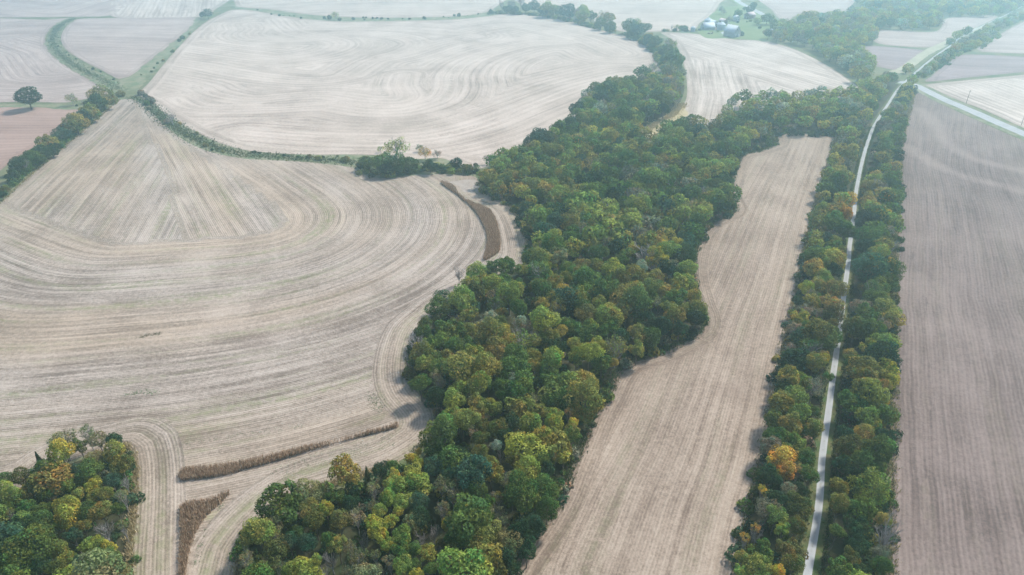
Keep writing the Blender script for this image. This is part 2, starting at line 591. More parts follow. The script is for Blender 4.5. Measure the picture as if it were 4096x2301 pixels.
WATER_LO = [(335, 250), (372, 275), (412, 313), (452, 346), (500, 372), (560, 390), (620, 400), (700, 404), (760, 407), (830, 414), (890, 423), (905, 437), (950, 448), (1000, 446), (1060, 440), (1130, 439), (1195, 445)]
WATER_UP = [(1200, 425), (1150, 412), (1110, 398), (1050, 400), (960, 392), (900, 389), (840, 389), (770, 389), (700, 386), (640, 381), (600, 374), (550, 359), (500, 336), (450, 309), (410, 281), (380, 259), (348, 240)]

f1 = HEDGE + WATER_LO + W_LEFT[1:] + LW_EDGE
F1 = smooth_poly(ground_pts(f1))
coreC = smooth_poly(ground_pts([(-150, 420), (30, 522), (130, 562), (240, 602), (300, 613), (450, 606), (600, 596), (690, 581), (716, 552), (692, 520), (620, 466), (540, 411), (470, 366), (420, 330)]), False)
g_hedge = smooth_poly(ground_pts(HEDGE), False)
g_mid = ground_pts([(338, 262), (430, 350), (540, 460), (655, 586)])
h_w = smooth_poly(ground_pts(W_LEFT), False)
h_l = smooth_poly(ground_pts(LW_EDGE), False)
core_px = [(-150, 420), (30, 522), (130, 562), (240, 602), (300, 613), (450, 606), (600, 596), (690, 581), (716, 552), (692, 520), (620, 466), (540, 411), (470, 366), (420, 330), (338, 240), (300, 240), (0, 480)]
zoneL = ground_pts([(-150, 380), (30, 522), (130, 562), (240, 602), (300, 613), (470, 604), (430, 470), (338, 240), (300, 240), (0, 480)])
zoneR = ground_pts([(470, 604), (600, 596), (690, 581), (716, 552), (692, 520), (620, 466), (540, 411), (470, 366), (420, 330), (338, 240), (430, 470)])
zm5 = zm(0, 700, 1400, 2532)[0]
marks1 = [smooth_poly(ground_pts([zm5(*p) for p in L]), False) for L in ([(340, 720), (480, 850), (720, 920), (1000, 1040), (1240, 1060)], [(980, 20), (1080, 250), (1120, 420)], [(1480, 780), (1500, 690), (1560, 650)], [(1500, 20), (1900, 300), (1990, 420), (1990, 640)])]
marks1 += [smooth_poly(ground_pts([(457, 1130), (456, 1260), (450, 1440)]), False)]
sheet('field', F1, M_f1, 0.0, 3.0, [coreC], [h_w, h_l], zones=[(zoneL, [ground_pts([(-400, 880), (300, 252), (520, 60)])]), (zoneR, [ground_pts([(338, 100), (338, 262), (520, 604), (700, 940)])])], marks=marks1, label='large harvested corn stubble field with oval rows, front left')

f2 = WATER_UP[::-1][:1] + [(378, 205), (422, 150), (472, 95), (512, 60), (547, 40), (582, 26), (620, 25), (690, 36), (760, 47), (850, 54), (950, 54), (1050, 52), (1150, 49), (1220, 42), (1280, 35),
     (1350, 39), (1430, 53), (1490, 69), (1545, 85), (1580, 93), (1620, 111), (1650, 137), (1668, 182), (1620, 222), (1500, 262), (1460, 305), (1400, 345), (1300, 392), (1245, 412)] + WATER_UP[:-1]
F2 = smooth_poly(ground_pts(f2))
G2 = [[(430, 190), (460, 230), (410, 270), (470, 300), (700, 318), (950, 308), (1080, 325), (1110, 360), (1000, 410), (800, 450), (600, 470), (300, 440), (0, 400), (-300, 360)],
      [(2150, 290), (1900, 345), (1600, 440), (1400, 480), (1250, 560), (1150, 610), (900, 640), (500, 610), (200, 560), (0, 520), (-350, 480)],
      [(1620, 590), (1600, 680), (1640, 760), (1560, 800), (1300, 790), (1000, 750), (700, 765), (400, 790), (100, 740), (0, 690), (-350, 620)],
      [(2900, 330), (2600, 350), (2300, 420), (2100, 500), (2000, 600), (1990, 700), (1900, 800), (1600, 880), (1300, 880), (1000, 840), (600, 860), (0, 860), (-200, 780)],
      [(600, 150), (720, 250), (900, 285), (1200, 262), (1600, 290), (1740, 345), (1600, 420), (1450, 455)],
      [(3300, 420), (3000, 300), (2500, 200), (2200, 230), (2050, 260), (1900, 250), (1500, 225), (900, 220)],
      [(3400, 600), (3000, 700), (2600, 850), (2200, 1000), (1800, 1090), (1300, 1110), (800, 1090), (300, 1050)]]
guides2 = [smooth_poly(ground_pts([Z2(*p) for p in g]), False, 5) for g in G2]
h2 = smooth_poly(ground_pts(f2), True, 5)
sheet('field', F2, M_f2, 0.0, 4.5, guides2, [h2], marks=[smooth_poly(ground_pts([Z2(*p) for p in L]), False, 5) for L in ([(890, 490), (1000, 550), (1160, 605), (1240, 640)], [(1180, 680), (1110, 760), (1160, 650)], [(1460, 600), (1480, 700), (1440, 780)], [(0, 960), (150, 1040), (330, 1150)])], label='wide pale stubble field with swirling contour rows, upper middle')

f3 = [(1665, 82), (1730, 84), (1800, 92), (1850, 100), (1920, 102), (1990, 121), (2050, 148), (2110, 183), (2145, 208), (2160, 222), (2140, 245), (2000, 262), (1850, 285), (1812, 312),
      (1745, 315), (1716, 288), (1728, 240), (1726, 190), (1716, 150), (1702, 115), (1682, 94)]
F3 = smooth_poly(ground_pts(f3))
sheet('field', F3, M_f3, 0.0, 5, [ground_pts([(1640, 78), (2140, 222)]), ground_pts([(1735, 150), (1740, 240), (1722, 300)])], [smooth_poly(ground_pts(f3), True, 5)], label='pale stubble field with diagonal rows below the farmstead')

f4 = STRIP_L + W_RIGHT[::-1]
F4 = smooth_poly(ground_pts(f4))
g4 = smooth_poly(ground_pts(STRIP_L), False)
h4 = smooth_poly(ground_pts(W_RIGHT), False)
sheet('field', F4, M_f4, 0.0, 3.0, [g4], [h4], label='long tan stubble strip field between the wood and the trail')

f5 = [(2312, 228), (2335, 246), (2400, 277), (2480, 313), (2576, 355), (2760, 430), (3000, 560), (3000, 1560)] + STRIP_R[::-1]
F5 = smooth_poly(ground_pts(f5))
g5 = [smooth_poly(ground_pts(STRIP_R), False)]
marks5 = [smooth_poly(ground_pts([ZH(*p) for p in L]), False) for L in ([(1230, 790), (1330, 880), (1400, 1000), (1500, 1090), (1650, 1160), (1982, 1240), (2300, 1320)], [(1130, 1060), (1250, 1140), (1400, 1220), (1600, 1290), (1880, 1360), (2200, 1480)])]
sheet('field', F5, M_f5, 0.0, 3.5, g5, [g5[0]], marks=marks5, label='brownish purple harvested bean field right of the trail')


def far_field(pts, mat, label, guide=None, sp=8, zoff=0.0):
    P = smooth_poly(ground_pts(pts), True, 8)
    g = [ground_pts(guide)] if guide else None
    return sheet('field', P, mat, zoff, sp, g, [P], label=label)


far_field([(2322, 214), (2420, 203), (2576, 188), (2850, 165), (2950, 480), (2800, 420), (2576, 322), (2480, 279), (2400, 248), (2345, 224)], M_f3, 'pale stubble field beyond the side road on the right',
          [(2340, 222), (2800, 410)])
far_field([(2328, 206), (2342, 193), (2376, 165), (2421, 138), (2576, 143), (2800, 150), (2850, 158), (2576, 181), (2420, 197)], M_f8, 'dark purplish bean field behind the side road', [(2421, 138), (2800, 150)])
far_field([(2457, 124), (2513, 88), (2576, 54), (2700, -5), (2900, 60), (2850, 140), (2576, 135), (2470, 130)], M_f6, 'mauve field at the right beyond the dark bean field', [(2470, 130), (2900, 140)])
far_field([(2154, 119), (2200, 116), (2325, 127), (2318, 140), (2290, 165), (2252, 177), (2207, 168)], M_f8, 'small dark triangular field left of the far trail', [(2200, 116), (2325, 127)])
far_field([(2195, 76), (2350, 80), (2385, 46), (2509, 41), (2424, 82), (2349, 118), (2212, 110)], M_f6, 'mauve field behind the small triangular field', [(2200, 112), (2349, 120)])
far_field([(1912, -35), (2330, -40), (2160, 0), (2140, 22), (2110, 38), (2010, 38), (1975, 55), (1945, 30)], M_f6, 'grey mauve field behind the farmstead', [(1940, 20), (2200, 20)])
far_field([(1330, -35), (1860, -35), (1815, 5), (1790, 40), (1760, 58), (1735, 76), (1570, 80), (1540, 68), (1430, 34), (1310, 12)], M_f2, 'very pale field left of the farmstead', [(1500, 76), (1735, 74)])
far_field([(592, 14), (660, -35), (1240, -35), (1240, 24), (1150, 41), (950, 45), (780, 37), (680, 24)], M_f2, 'pale contour striped field beyond the thin bush line', [(600, 14), (800, 0), (1000, -6), (1240, -2)])
ww_l = [Z1(*p) for p in [(500, 130), (390, 185), (330, 270), (350, 365), (480, 480), (640, 575), (760, 640), (800, 680)]]
ww_r = [Z1(*p) for p in [(560, 138), (475, 190), (430, 280), (470, 370), (600, 465), (730, 525), (860, 590), (930, 625)]]
far_field([(-250, 52), (120, 50)] + ww_l + [Z1(*p) for p in [(650, 712), (480, 742), (200, 738)]] + [(-350, 255)], M_f6, 'grey pink field behind the lone dark tree', [(150, 180), (100, 130), (0, 100)])
far_field([Z1(*p) for p in [(575, 138), (1000, 130), (1420, 130), (1380, 200), (1250, 310), (1100, 430), (1000, 510), (930, 555), (860, 572), (720, 500), (600, 440), (480, 360), (440, 280), (482, 192)]],
          M_f6, 'wedge shaped pinkish field between two grass waterways', [Z1(430, 220), Z1(1400, 240)])
far_field([(-300, -35), (330, -35), (292, 33), (264, 41), (140, 43), (0, 44), (-300, 46)], M_f6, 'striped field in the far left corner', [(-200, 0), (150, 32), (330, -20)])
far_field([(280, 41), (340, -35), (600, -35), (540, 25), (500, 43)], M_f3, 'pale vertical striped field at the top left', [(450, -30), (420, 43)])
far_field([(-350, 285), (0, 268), (100, 270), (200, 274), (195, 290), (160, 316), (100, 360), (30, 405), (0, 430), (-250, 600)], M_f7, 'reddish brown bare field left of the hedge', [(-100, 268), (200, 274)])

# grassy strips, lawn, verges
def patch(name, pts, mat, label, zoff=-0.03, sp=4, z=0):
    P = smooth_poly(ground_pts(pts, z), True, 3)
    if name in ('waterway', 'grass_strip', 'verge', 'clearing'):
        q = np.arange(len(P))
        t = np.roll(P, -1, 0) - np.roll(P, 1, 0)
        t /= np.maximum(np.linalg.norm(t, axis=1)[:, None], 1e-6)
        P = P + np.stack([-t[:, 1], t[:, 0]], 1) * (0.7 * np.sin(q * 0.9) + 0.9 * np.sin(q * 0.37 + 1) + 0.5 * np.sin(q * 2.3))[:, None]
    return sheet(name, P, mat, zoff, sp, label=label)


patch('waterway', [(330, 243)] + WATER_LO[1:] + WATER_UP, M_water_grass, 'green grass waterway winding between the two big fields')
patch('waterway', ww_l + ww_r[::-1], M_water_grass, 'curved green grass waterway among the upper left fields', 0.02)
patch('waterway', [Z1(*p) for p in [(900, 670), (1020, 625), (1060, 560), (1200, 420), (1400, 210), (1440, 140), (1420, 130), (1370, 205), (1240, 315), (1090, 435), (1000, 512), (935, 560), (870, 590), (930, 625)]], M_water_grass, 'green verge along the left edge of the swirling field', 0.02)
patch('grass_strip', [(590, 12), (680, 24), (780, 37), (950, 45), (1150, 41), (1240, 24), (1225, 43), (1150, 50), (950, 56), (760, 49), (690, 38), (600, 22)], M_water_grass, 'thin green strip under the far bush line', -0.02)
patch('grass_strip', [(-300, 262), (0, 262), (100, 263), (210, 263), (260, 262), (205, 276), (100, 272), (0, 270), (-300, 288)], M_water_grass, 'green grass line under the lone dark tree', 0.02)
patch('lawn', [ZF(*p) for p in [(470, 660), (660, 790), (1100, 790), (1640, 830), (1900, 860), (2100, 700), (2150, 420), (1850, 300), (1700, 200), (1450, 100), (1180, -40), (1120, -20), (1300, 120), (1000, 150), (740, 300), (500, 560)]], M_lawn, 'bright green farmyard lawn', 0.03)
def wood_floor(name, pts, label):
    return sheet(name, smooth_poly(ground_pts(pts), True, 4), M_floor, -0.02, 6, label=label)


# ------------------------------------------------------------------ roads
trail_px = [(2010, 1600), (2031, 1447), (2060, 1272), (2068, 1155), (2084, 1037), (2094, 959), (2105, 880), (2126, 720), (2134, 661), (2137, 622), (2149, 531), (2153, 487), (2165, 424), (2177, 376), (2188, 344), (2197, 320),
            (2214, 292), (2235, 261), (2255, 230), (2273, 210), (2318, 170), (2356, 139), (2391, 115), (2412, 97), (2443, 80), (2478, 62), (2530, 38), (2576, 14), (2660, -25)]
trail = smooth_poly(ground_pts(trail_px), False, 3)
side_px = [(2262, 206), (2280, 209), (2300, 214), (2320, 223), (2374, 250), (2443, 279), (2513, 310), (2576, 337), (2700, 390), (2950, 500)]
side = smooth_poly(ground_pts(side_px), False, 3)
# verges under the trees and by the roads
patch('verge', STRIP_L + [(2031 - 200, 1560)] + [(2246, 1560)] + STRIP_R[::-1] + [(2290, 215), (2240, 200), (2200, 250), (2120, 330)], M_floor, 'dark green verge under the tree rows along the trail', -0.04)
ribbon('verge', trail, 4.4, noise_material('trail_verge', ((0.06, 0.10, 0.035), (0.15, 0.13, 0.06), (0.05, 0.08, 0.03)), 0.3, 1.5), 0.02, label='grassy verge of the gravel trail', jitter=0.06)
ribbon('trail', trail, 2.15, M_gravel, 0.05, label='pale narrow gravel trail running between the tree rows', jitter=0.025)
ribbon('verge', side, 17, M_water_grass, 0.03, label='green verge of the gravel side road', jitter=0.03)
ribbon('side_road', side, 8.5, M_gravel, 0.08, label='wide pale gravel side road branching to the right', jitter=0.03)
old_px = [ZH(*p) for p in [(1040, 525), (1100, 505), (1180, 450), (1270, 385), (1400, 320), (1530, 262), (1700, 190)]]
ribbon('track', smooth_poly(ground_pts(old_px), False, 4), 9, noise_material('pale_track', ((0.30, 0.29, 0.20), (0.40, 0.37, 0.27), (0.20, 0.22, 0.12)), 0.1, 0.7), 0.03, label='pale grassy track left of the far trail', jitter=0.05)
drive = [ZF(*p) for p in [(1150, -120), (1250, -10), (1400, 90), (1600, 190), (1760, 275), (1830, 310)]]
ribbon('driveway', smooth_poly(ground_pts(drive), False, 4), 8, M_gravel, 0.07, label='white gravel driveway behind the farm trees', jitter=0.05)
patch('gravel_yard', [ZF(*p) for p in [(1535, 325), (1640, 330), (1640, 362), (1540, 360)]], M_gravel, 'pale gravel yard beside the pink roofed house', 0.06, 3)
patch('gravel_yard', [ZF(*p) for p in [(950, 665), (1010, 655), (1085, 675), (1075, 715), (1010, 718), (965, 700)]], M_gravel, 'pale gravel spot left of the barn', 0.06, 3)
patch('gravel_yard', [ZF(*p) for p in [(790, 570), (890, 560), (890, 600), (815, 632)]], M_bare, 'bare yard in front of the open shed', 0.06, 3)
# bare and weedy spots in the fields
patch('bare_patch', [(1105, 461), (1150, 455), (1195, 452), (1205, 480), (1170, 485), (1150, 466)], M_bare, 'worn soil at the field corner by the wood', 0.012)
patch('clearing', [(1716, 262), (1700, 280), (1660, 300), (1620, 325), (1605, 345), (1640, 345), (1680, 312), (1725, 290), (1728, 268)], M_dry, 'tan clearing with dry grass inside the wood', 0.03)

# ------------------------------------------------------------------ tree prototypes
def unit(v):
    return v / np.maximum(np.linalg.norm(v, axis=-1, keepdims=True), 1e-9)


def leaves(cen, nrm, a, b, rng):
    """diamond leaf sprays with a fold"""
    n = len(cen)
    t = unit(np.cross(nrm, unit(rng.normal(size=(n, 3)))))
    s = np.cross(nrm, t)
    a = a[:, None]; b = b[:, None]
    V = np.stack([cen - t * a, cen + s * b + nrm * a * 0.15, cen + t * a, cen - s * b + nrm * a * 0.15], 1).reshape(-1, 3)
    F4_ = np.arange(4 * n).reshape(n, 4)
    return V, F4_


def crown(seed, kind='round', dens=1.0, leaf=0.07):
    rng = np.random.default_rng(seed)
    cfg = dict(round=(26, 0.70, (0.24, 0.40), (1, 1, 0.9)), tall=(24, 0.68, (0.24, 0.40), (0.9, 0.9, 1.25)),
               fine=(46, 0.66, (0.18, 0.30), (1, 1, 0.9)), thin=(34, 0.74, (0.13, 0.24), (1, 1, 0.85)),
               bush=(16, 0.55, (0.30, 0.48), (1, 1, 0.75)), low=(13, 0.6, (0.34, 0.5), (1, 1, 0.85)))[kind]
    n, rad, rr, sc = cfg
    d = unit(rng.normal(size=(n * 3, 3)))
    d = d[d[:, 2] > -0.6][:n]
    cen = d * (rad * rng.uniform(0.72, 1.12, (len(d), 1)))
    cen *= np.array(sc) * np.array([rng.uniform(0.85, 1.1), rng.uniform(0.85, 1.1), 1])
    cen += rng.normal(0, 0.05, cen.shape)
    r = rng.uniform(*rr, len(cen))
    if kind == 'round' and seed % 2 == 0:
        k = int(rng.integers(4, 7))
        a0 = rng.uniform(0, 6.28)
        sub = np.array([(math.cos(a0 + j * 6.28 / k) * rng.uniform(0.36, 0.66), math.sin(a0 + j * 6.28 / k) * rng.uniform(0.36, 0.66), rng.uniform(-0.34, 0.22)) for j in range(k)] + [(rng.normal(0, 0.12), rng.normal(0, 0.12), rng.uniform(0.15, 0.42))])
        per_ = 7
        dd_ = unit(rng.normal(size=(len(sub) * per_, 3)) + np.array([0, 0, 0.35]))
        cen = np.repeat(sub, per_, axis=0) + dd_ * rng.uniform(0.16, 0.40, (len(dd_), 1)) * np.array([1, 1, 1.15])
        r = rng.uniform(0.15, 0.27, len(cen))
        cen = np.vstack([cen, sub]); r = np.concatenate([r, np.full(len(sub), 0.30)])
    if kind != 'thin' and not (kind == 'round' and seed % 2 == 0):
        cen = np.vstack([cen, [[0, 0, -0.05]]]); r = np.append(r, 0.52)
    Vs, Fs, Ts = [], [], []
    off = 0
    per = dict(round=240, tall=240, fine=260, thin=120, bush=240, low=42)[kind] * dens
    for i in range(len(cen)):
        k = int(per * (r[i] / 0.34) ** 2)
        dd = unit(rng.normal(size=(k, 3)))
        q = cen[i] + dd * r[i] * (rng.uniform(0.76, 1.04, (k, 1)) + np.abs(rng.normal(0, 0.15, (k, 1)))) * np.array([1, 1, 0.95])
        keep = np.ones(k, bool)
        for j in range(len(cen)):
            if j != i:
                keep &= np.linalg.norm((q - cen[j]) / r[j], axis=1) > 0.80
        q, dd = q[keep], dd[keep]
        if len(q) == 0:
            continue
        nr = unit(dd * 0.95 + rng.normal(size=q.shape) * 0.55 + np.array([0, 0, 0.25]))
        a = rng.uniform(0.7, 1.25, len(q)) * leaf
        V, Fq = leaves(q, nr, a, a * rng.uniform(0.5, 0.8, len(q)), rng)
        lob = rng.uniform(0.75, 1.22)
        warm = rng.random()
        hue = np.array([max(0.6, 1 + 0.40 * (warm > 0.78) + 0.16 * rng.normal()), 1 + 0.08 * (warm > 0.78) + 0.05 * rng.normal(), 1 - 0.1 * (warm > 0.78)])
        tl = lob * hue * rng.uniform(0.6, 1.4, (len(q), 1))
        Vs.append(V); Fs.append(Fq + off); Ts.append(np.repeat(tl, 4, axis=0)); off += len(V)
    return np.vstack(Vs), np.vstack(Fs), np.clip(np.vstack(Ts), 0.3, 1.8)


def tube(path, radii, sides=5):
    path = [np.array(p, float) for p in path]
    V, Fq = [], []
    for i, p in enumerate(path):
        t = path[min(i + 1, len(path) - 1)] - path[max(i - 1, 0)]
        t = t / max(np.linalg.norm(t), 1e-9)
        u = np.cross(t, [0.31, 0.83, 0.2]); u /= max(np.linalg.norm(u), 1e-9)
        w = np.cross(t, u)
        for s in range(sides):
            a = 2 * math.pi * s / sides
            V.append(p + radii[i] * (math.cos(a) * u + math.sin(a) * w))
    for i in range(len(path) - 1):
        for s in range(sides):
            a, b = i * sides + s, i * sides + (s + 1) % sides
            Fq.append((a, b, b + sides, a + sides))
    return np.array(V), np.array(Fq)


def join(parts):
    Vs, Fs, o = [], [], 0
    for V, Fq in parts:
        Vs.append(V); Fs.append(Fq + o); o += len(V)
    return np.vstack(Vs), np.vstack(Fs)


def trunk_unit(seed):
    """height 1 = crown centre, width unit = crown radius"""
    rng = np.random.default_rng(seed)
    b1 = rng.normal(0, 0.04, 2); b2 = rng.normal(0, 0.08, 2)
    parts = [tube([(0, 0, -0.06), (0, 0, 0.02), (b1[0], b1[1], 0.4), (b2[0], b2[1], 0.8), (b2[0] * 1.4, b2[1] * 1.4, 1.12)], [0.085, 0.06, 0.045, 0.032, 0.012], 7)]
    for k in range(6):
        a = k * 1.05 + rng.uniform(-0.3, 0.3)
        z0 = rng.uniform(0.45, 0.8)
        L = rng.uniform(0.45, 0.75)
        p0 = np.array([b1[0], b1[1], z0])
        p1 = p0 + np.array([math.cos(a) * L * 0.5, math.sin(a) * L * 0.5, 0.12])
        p2 = p0 + np.array([math.cos(a) * L, math.sin(a) * L, 0.32])
        parts.append(tube([p0, p1, p2], [0.026, 0.018, 0.006], 5))
    return join(parts)


def bare_unit(seed, levels=4, thick=1.0):
    """branching without leaves: unit height 1, unit radius 1; returns trunk and branches"""
    rng = np.random.default_rng(seed)
    big, small = [], []

    def grow(p, d, L, r, lev):
        mid = p + d * L * 0.5 + rng.normal(0, 0.04 * L, 3)
        end = p + d * L + rng.normal(0, 0.07 * L, 3)
        (big if lev < 2 else small).append(tube([p, mid, end], [r, r * 0.75, r * 0.5], 5 if lev < 2 else 3))
        if lev >= levels:
            return
        n = (5, 4, 4, 3, 3)[lev]
        for k in range(n):
            t = rng.uniform(0.35, 1.0)
            q = (p + (mid - p) * t * 2) if t < 0.5 else mid + (end - mid) * (t * 2 - 1)
            side = unit(rng.normal(size=3)); side[2] = abs(side[2]) * 0.6
            nd = unit(d * (0.75 if lev else 0.55) + side * 0.85 + np.array([0, 0, 0.12]))
            grow(q, nd, L * rng.uniform(0.5, 0.72), r * rng.uniform(0.42, 0.58), lev + 1)
    grow(np.array([0, 0, -0.03]), np.array([0, 0, 1.0]), 0.52, 0.034 * thick, 0)
    for k in range(4):
        a = k * 1.57 + rng.uniform(-0.4, 0.4)
        grow(np.array([0, 0, 0.30 + 0.06 * k]), unit(np.array([math.cos(a) * 0.6, math.sin(a) * 0.6, 0.75])), 0.40, 0.020 * thick, 1)
    return join(big), join(small)


def cedar_unit(seed, leaf=0.05):
    rng = np.random.default_rng(seed)
    n = 2600
    z = rng.random(n) ** 0.8
    a = rng.uniform(0, 2 * math.pi, n)
    rad = (1 - z) ** 0.75 * (0.85 + 0.25 * np.sin(a * 5 + z * 14)) * rng.uniform(0.75, 1.05, n)
    q = np.stack([np.cos(a) * rad, np.sin(a) * rad, -1 + 2.2 * z], 1)
    nr = unit(np.stack([np.cos(a), np.sin(a), np.full(n, 0.5)], 1) + rng.normal(0, 0.4, (n, 3)))
    aa = rng.uniform(0.7, 1.3, n) * leaf * 1.6
    V, Fq = leaves(q, nr, aa, aa * 0.5, rng)
    return V, Fq, np.repeat(rng.uniform(0.75, 1.2, (n, 1)) * np.ones(3), 4, axis=0)


PROTO = {}


def proto_crown(key, *a, **k):
    V, Fq, T = crown(*a, **k)
    PROTO[key] = mk('crown_' + key, V, Fq, M_leaf, T)


for i in range(10):
    proto_crown('r%d' % i, 100 + i, 'round', 1.0, 0.062)
for i in range(3):
    proto_crown('l%d' % i, 120 + i, 'tall', 1.0, 0.062)
for i in range(3):
    proto_crown('f%d' % i, 140 + i, 'fine', 1.0, 0.046)
for i in range(3):
    proto_crown('t%d' % i, 160 + i, 'thin', 1.0, 0.050)
for i in range(4):
    proto_crown('u%d' % i, 180 + i, 'bush', 0.8, 0.085)
for i in range(2):
    V_, F_, T_ = cedar_unit(200 + i)
    PROTO['c%d' % i] = mk('crown_cedar', V_, F_, M_leaf, T_)
NPRO = dict(r=10, l=3, f=3, t=3, u=4, c=2)
TRUNKS = [mk('trunk', *trunk_unit(300 + i), M_bark, smooth=True) for i in range(4)]
BARE = []
for i in range(3):
    bg_, sm_ = bare_unit(400 + i)
    BARE.append((mk('trunk', *bg_, M_bark_pale, smooth=True), mk('branches', *sm_, M_bark_pale)))
SPARSE = []
for i in range(2):
    bg_, sm_ = bare_unit(430 + i, 3, 1.0)
    SPARSE.append((mk('trunk', *bg_, M_bark_pale, smooth=True), mk('branches', *sm_, M_bark_pale)))
LOW = [crown(500 + i, 'low', 1.0, 0.13) for i in range(5)]

COL = dict(D=(0.040, 0.080, 0.037), G=(0.098, 0.162, 0.044), L=(0.225, 0.295, 0.070), Y=(0.325, 0.335, 0.065), O=(0.225, 0.235, 0.062), K=(0.125, 0.136, 0.043),
           A=(0.30, 0.255, 0.072), S=(0.50, 0.375, 0.055), R=(0.54, 0.345, 0.08), B=(0.26, 0.225, 0.16), V=(0.26, 0.335, 0.24), T=(0.055, 0.115, 0.068), E=(0.19, 0.205, 0.135), N=(0.28, 0.26, 0.255))
CNAME = dict(D='dark green', G='mid green', L='light green', Y='yellow green', O='olive', K='dark olive', A='brownish gold', S='golden yellow', R='orange', B='russet brown',
             V='silvery green', T='teal green', E='grey green', N='grey')
KNAME = dict(r='broadleaf_tree', l='broadleaf_tree', f='willow_tree', t='sparse_tree', b='bare_tree', c='cedar_tree', u='bush')
KWORD = dict(r='leafy tree', l='tall leafy tree', f='fine leaved tree', t='half bare tree', b='leafless tree', c='cone shaped cedar', u='bush')

TREES = []   # dicts of every individual tree


def record(x, y, R, zc, kind, col, zone):
    TREES.append(dict(x=x, y=y, R=R, zc=zc, kind=kind, col=col, zone=zone))


def trace(text, Z, s, zone, low=False):
    """crown centre, crown width read off the photograph, kind, colour"""
    for item in text.split():
        a = item.split(',')
        px, py = Z(float(a[0]), float(a[1]))
        w = float(a[2]) * s
        kind, col = a[3], a[4]
        zc = 7.0
        for _ in range(3):
            p = at(px, py, zc)
            R = 0.5 * w * depth(*p) / F
            if kind == 'u':
                zc = 0.55 * R + 0.1
            elif kind == 'b':
                zc = max(4.0, 1.0 * R)
            elif low:
                zc = max(1.0 * R, 1.6)
            else:
                zc = min(max(6.0, 1.35 * R), 9.5)
        x_, y_ = p[0], p[1]
        if zone in (SL, SR) and Z is not None:
            i_ = np.hypot(trail[:, 0] - x_, trail[:, 1] - y_).argmin()
            d_ = np.array([x_, y_]) - trail[i_]
            n_ = np.linalg.norm(d_)
            want = R * 0.78 + 0.9
            if n_ < want:          # crowns keep clear of the trail
                x_, y_ = trail[i_] + d_ / max(n_, 0.1) * want
        record(x_, y_, R * (1.0 if kind == 'u' else 1.06), zc, kind, col, zone)


CW = 'central wood'
SL, SR = 'row left of the trail', 'row right of the trail'
trace("""520,100,240,r,G 740,90,170,t,B 700,230,200,r,D 1000,180,300,r,L 900,290,230,r,L 1160,75,130,r,L 1290,110,140,r,G 1420,110,170,r,G 1620,90,280,f,V 2050,80,290,r,G 2290,130,250,r,O 2460,140,210,r,O
1450,240,150,r,G 1120,290,190,t,B 1330,360,280,r,L 1580,380,190,b,N 1770,270,220,t,B 920,480,290,r,L 840,640,240,r,G 1140,480,230,r,A 1250,600,220,r,K 1110,640,150,t,B 1200,730,240,r,K 1400,620,240,r,K 1560,540,200,r,D 1500,700,210,r,D
2060,300,210,r,G 1920,420,160,r,O 2200,310,210,r,G 2060,440,190,r,L 2220,420,110,t,R 1780,560,260,r,L 2040,570,240,r,Y 1920,720,260,r,Y 2110,720,230,r,O 2260,640,200,r,O 2270,545,110,r,S 2250,690,190,r,G 1660,740,240,r,K 1390,800,140,f,V 1440,900,170,b,N
1610,960,230,r,O 1740,1080,290,r,L 1920,960,210,r,G 1980,1070,190,r,D 2060,920,140,r,A 2160,940,150,r,Y 1300,980,150,r,O 1330,1110,230,r,A 1060,1040,200,r,D 1180,1000,150,r,T 440,960,130,r,S 520,1000,120,r,S 500,880,90,l,S 390,960,120,r,S
420,1160,280,r,Y 220,1130,130,r,S 210,1250,230,r,L 690,1030,290,f,T 850,1120,200,f,T 200,1030,150,r,G 60,1080,200,r,D 760,1250,200,t,E 890,1340,300,t,E 1170,1320,260,r,G 1540,1200,270,t,E 1650,1170,180,r,O 1570,1330,200,r,O 1740,1330,170,r,Y
1930,1260,260,r,G 2030,1330,150,r,G 1410,1390,150,t,O 140,1400,180,r,L 310,1420,160,r,Y 500,1400,160,f,T 1850,80,160,r,D 980,900,200,r,D 1200,880,200,r,K""", ZA, sA, CW)
trace("""820,490,360,f,E 640,520,150,c,D 830,690,230,r,A 1010,690,200,r,Y 880,820,250,r,K 1150,540,200,r,G 1300,480,200,r,D 1290,620,220,r,D 1480,280,120,c,K 1540,440,180,t,E 1360,780,230,t,B 1170,830,240,r,K 1550,650,140,t,B
1730,570,200,r,L 1890,620,220,r,L 1620,700,150,r,L 1840,720,140,r,Y 1570,850,230,r,Y 1740,830,190,r,Y 1600,960,260,r,Y 1880,990,220,r,L 1720,1100,240,r,L 1890,1160,260,r,G 2030,1150,160,r,G 1990,840,220,f,E 2080,620,240,f,T 2070,780,200,r,D
430,860,190,t,B 210,990,190,u,D 420,1020,200,t,O 690,960,160,r,G 590,1060,220,r,T 790,1080,210,r,T 450,1180,340,r,K 1040,1030,200,r,G 1150,1090,250,r,O 1280,1120,180,t,B 1440,1080,210,b,N 1380,1240,260,t,E 1080,1280,260,b,N 1570,1210,150,t,E
1730,1270,150,t,B 720,1360,270,r,Y 880,1300,190,r,L 600,1400,190,r,L 310,1420,180,r,Y 190,1430,140,r,G 100,1260,200,t,B 1890,1340,230,r,L 2030,1320,150,r,G 2060,1430,180,r,Y 2210,1370,150,r,G 2180,1200,200,r,O 2300,1150,180,b,N
2420,850,150,r,A 2460,1060,180,r,O 2340,680,200,t,B 2490,930,110,r,S 2250,970,180,b,N 2100,1050,180,b,N 1500,1380,140,r,O 1600,1370,150,t,B 2480,1250,200,t,B 1000,1420,180,b,N 1250,1400,180,t,E 480,1350,180,t,E 90,1100,120,t,E 300,1300,150,t,E""", ZB, sB, CW)
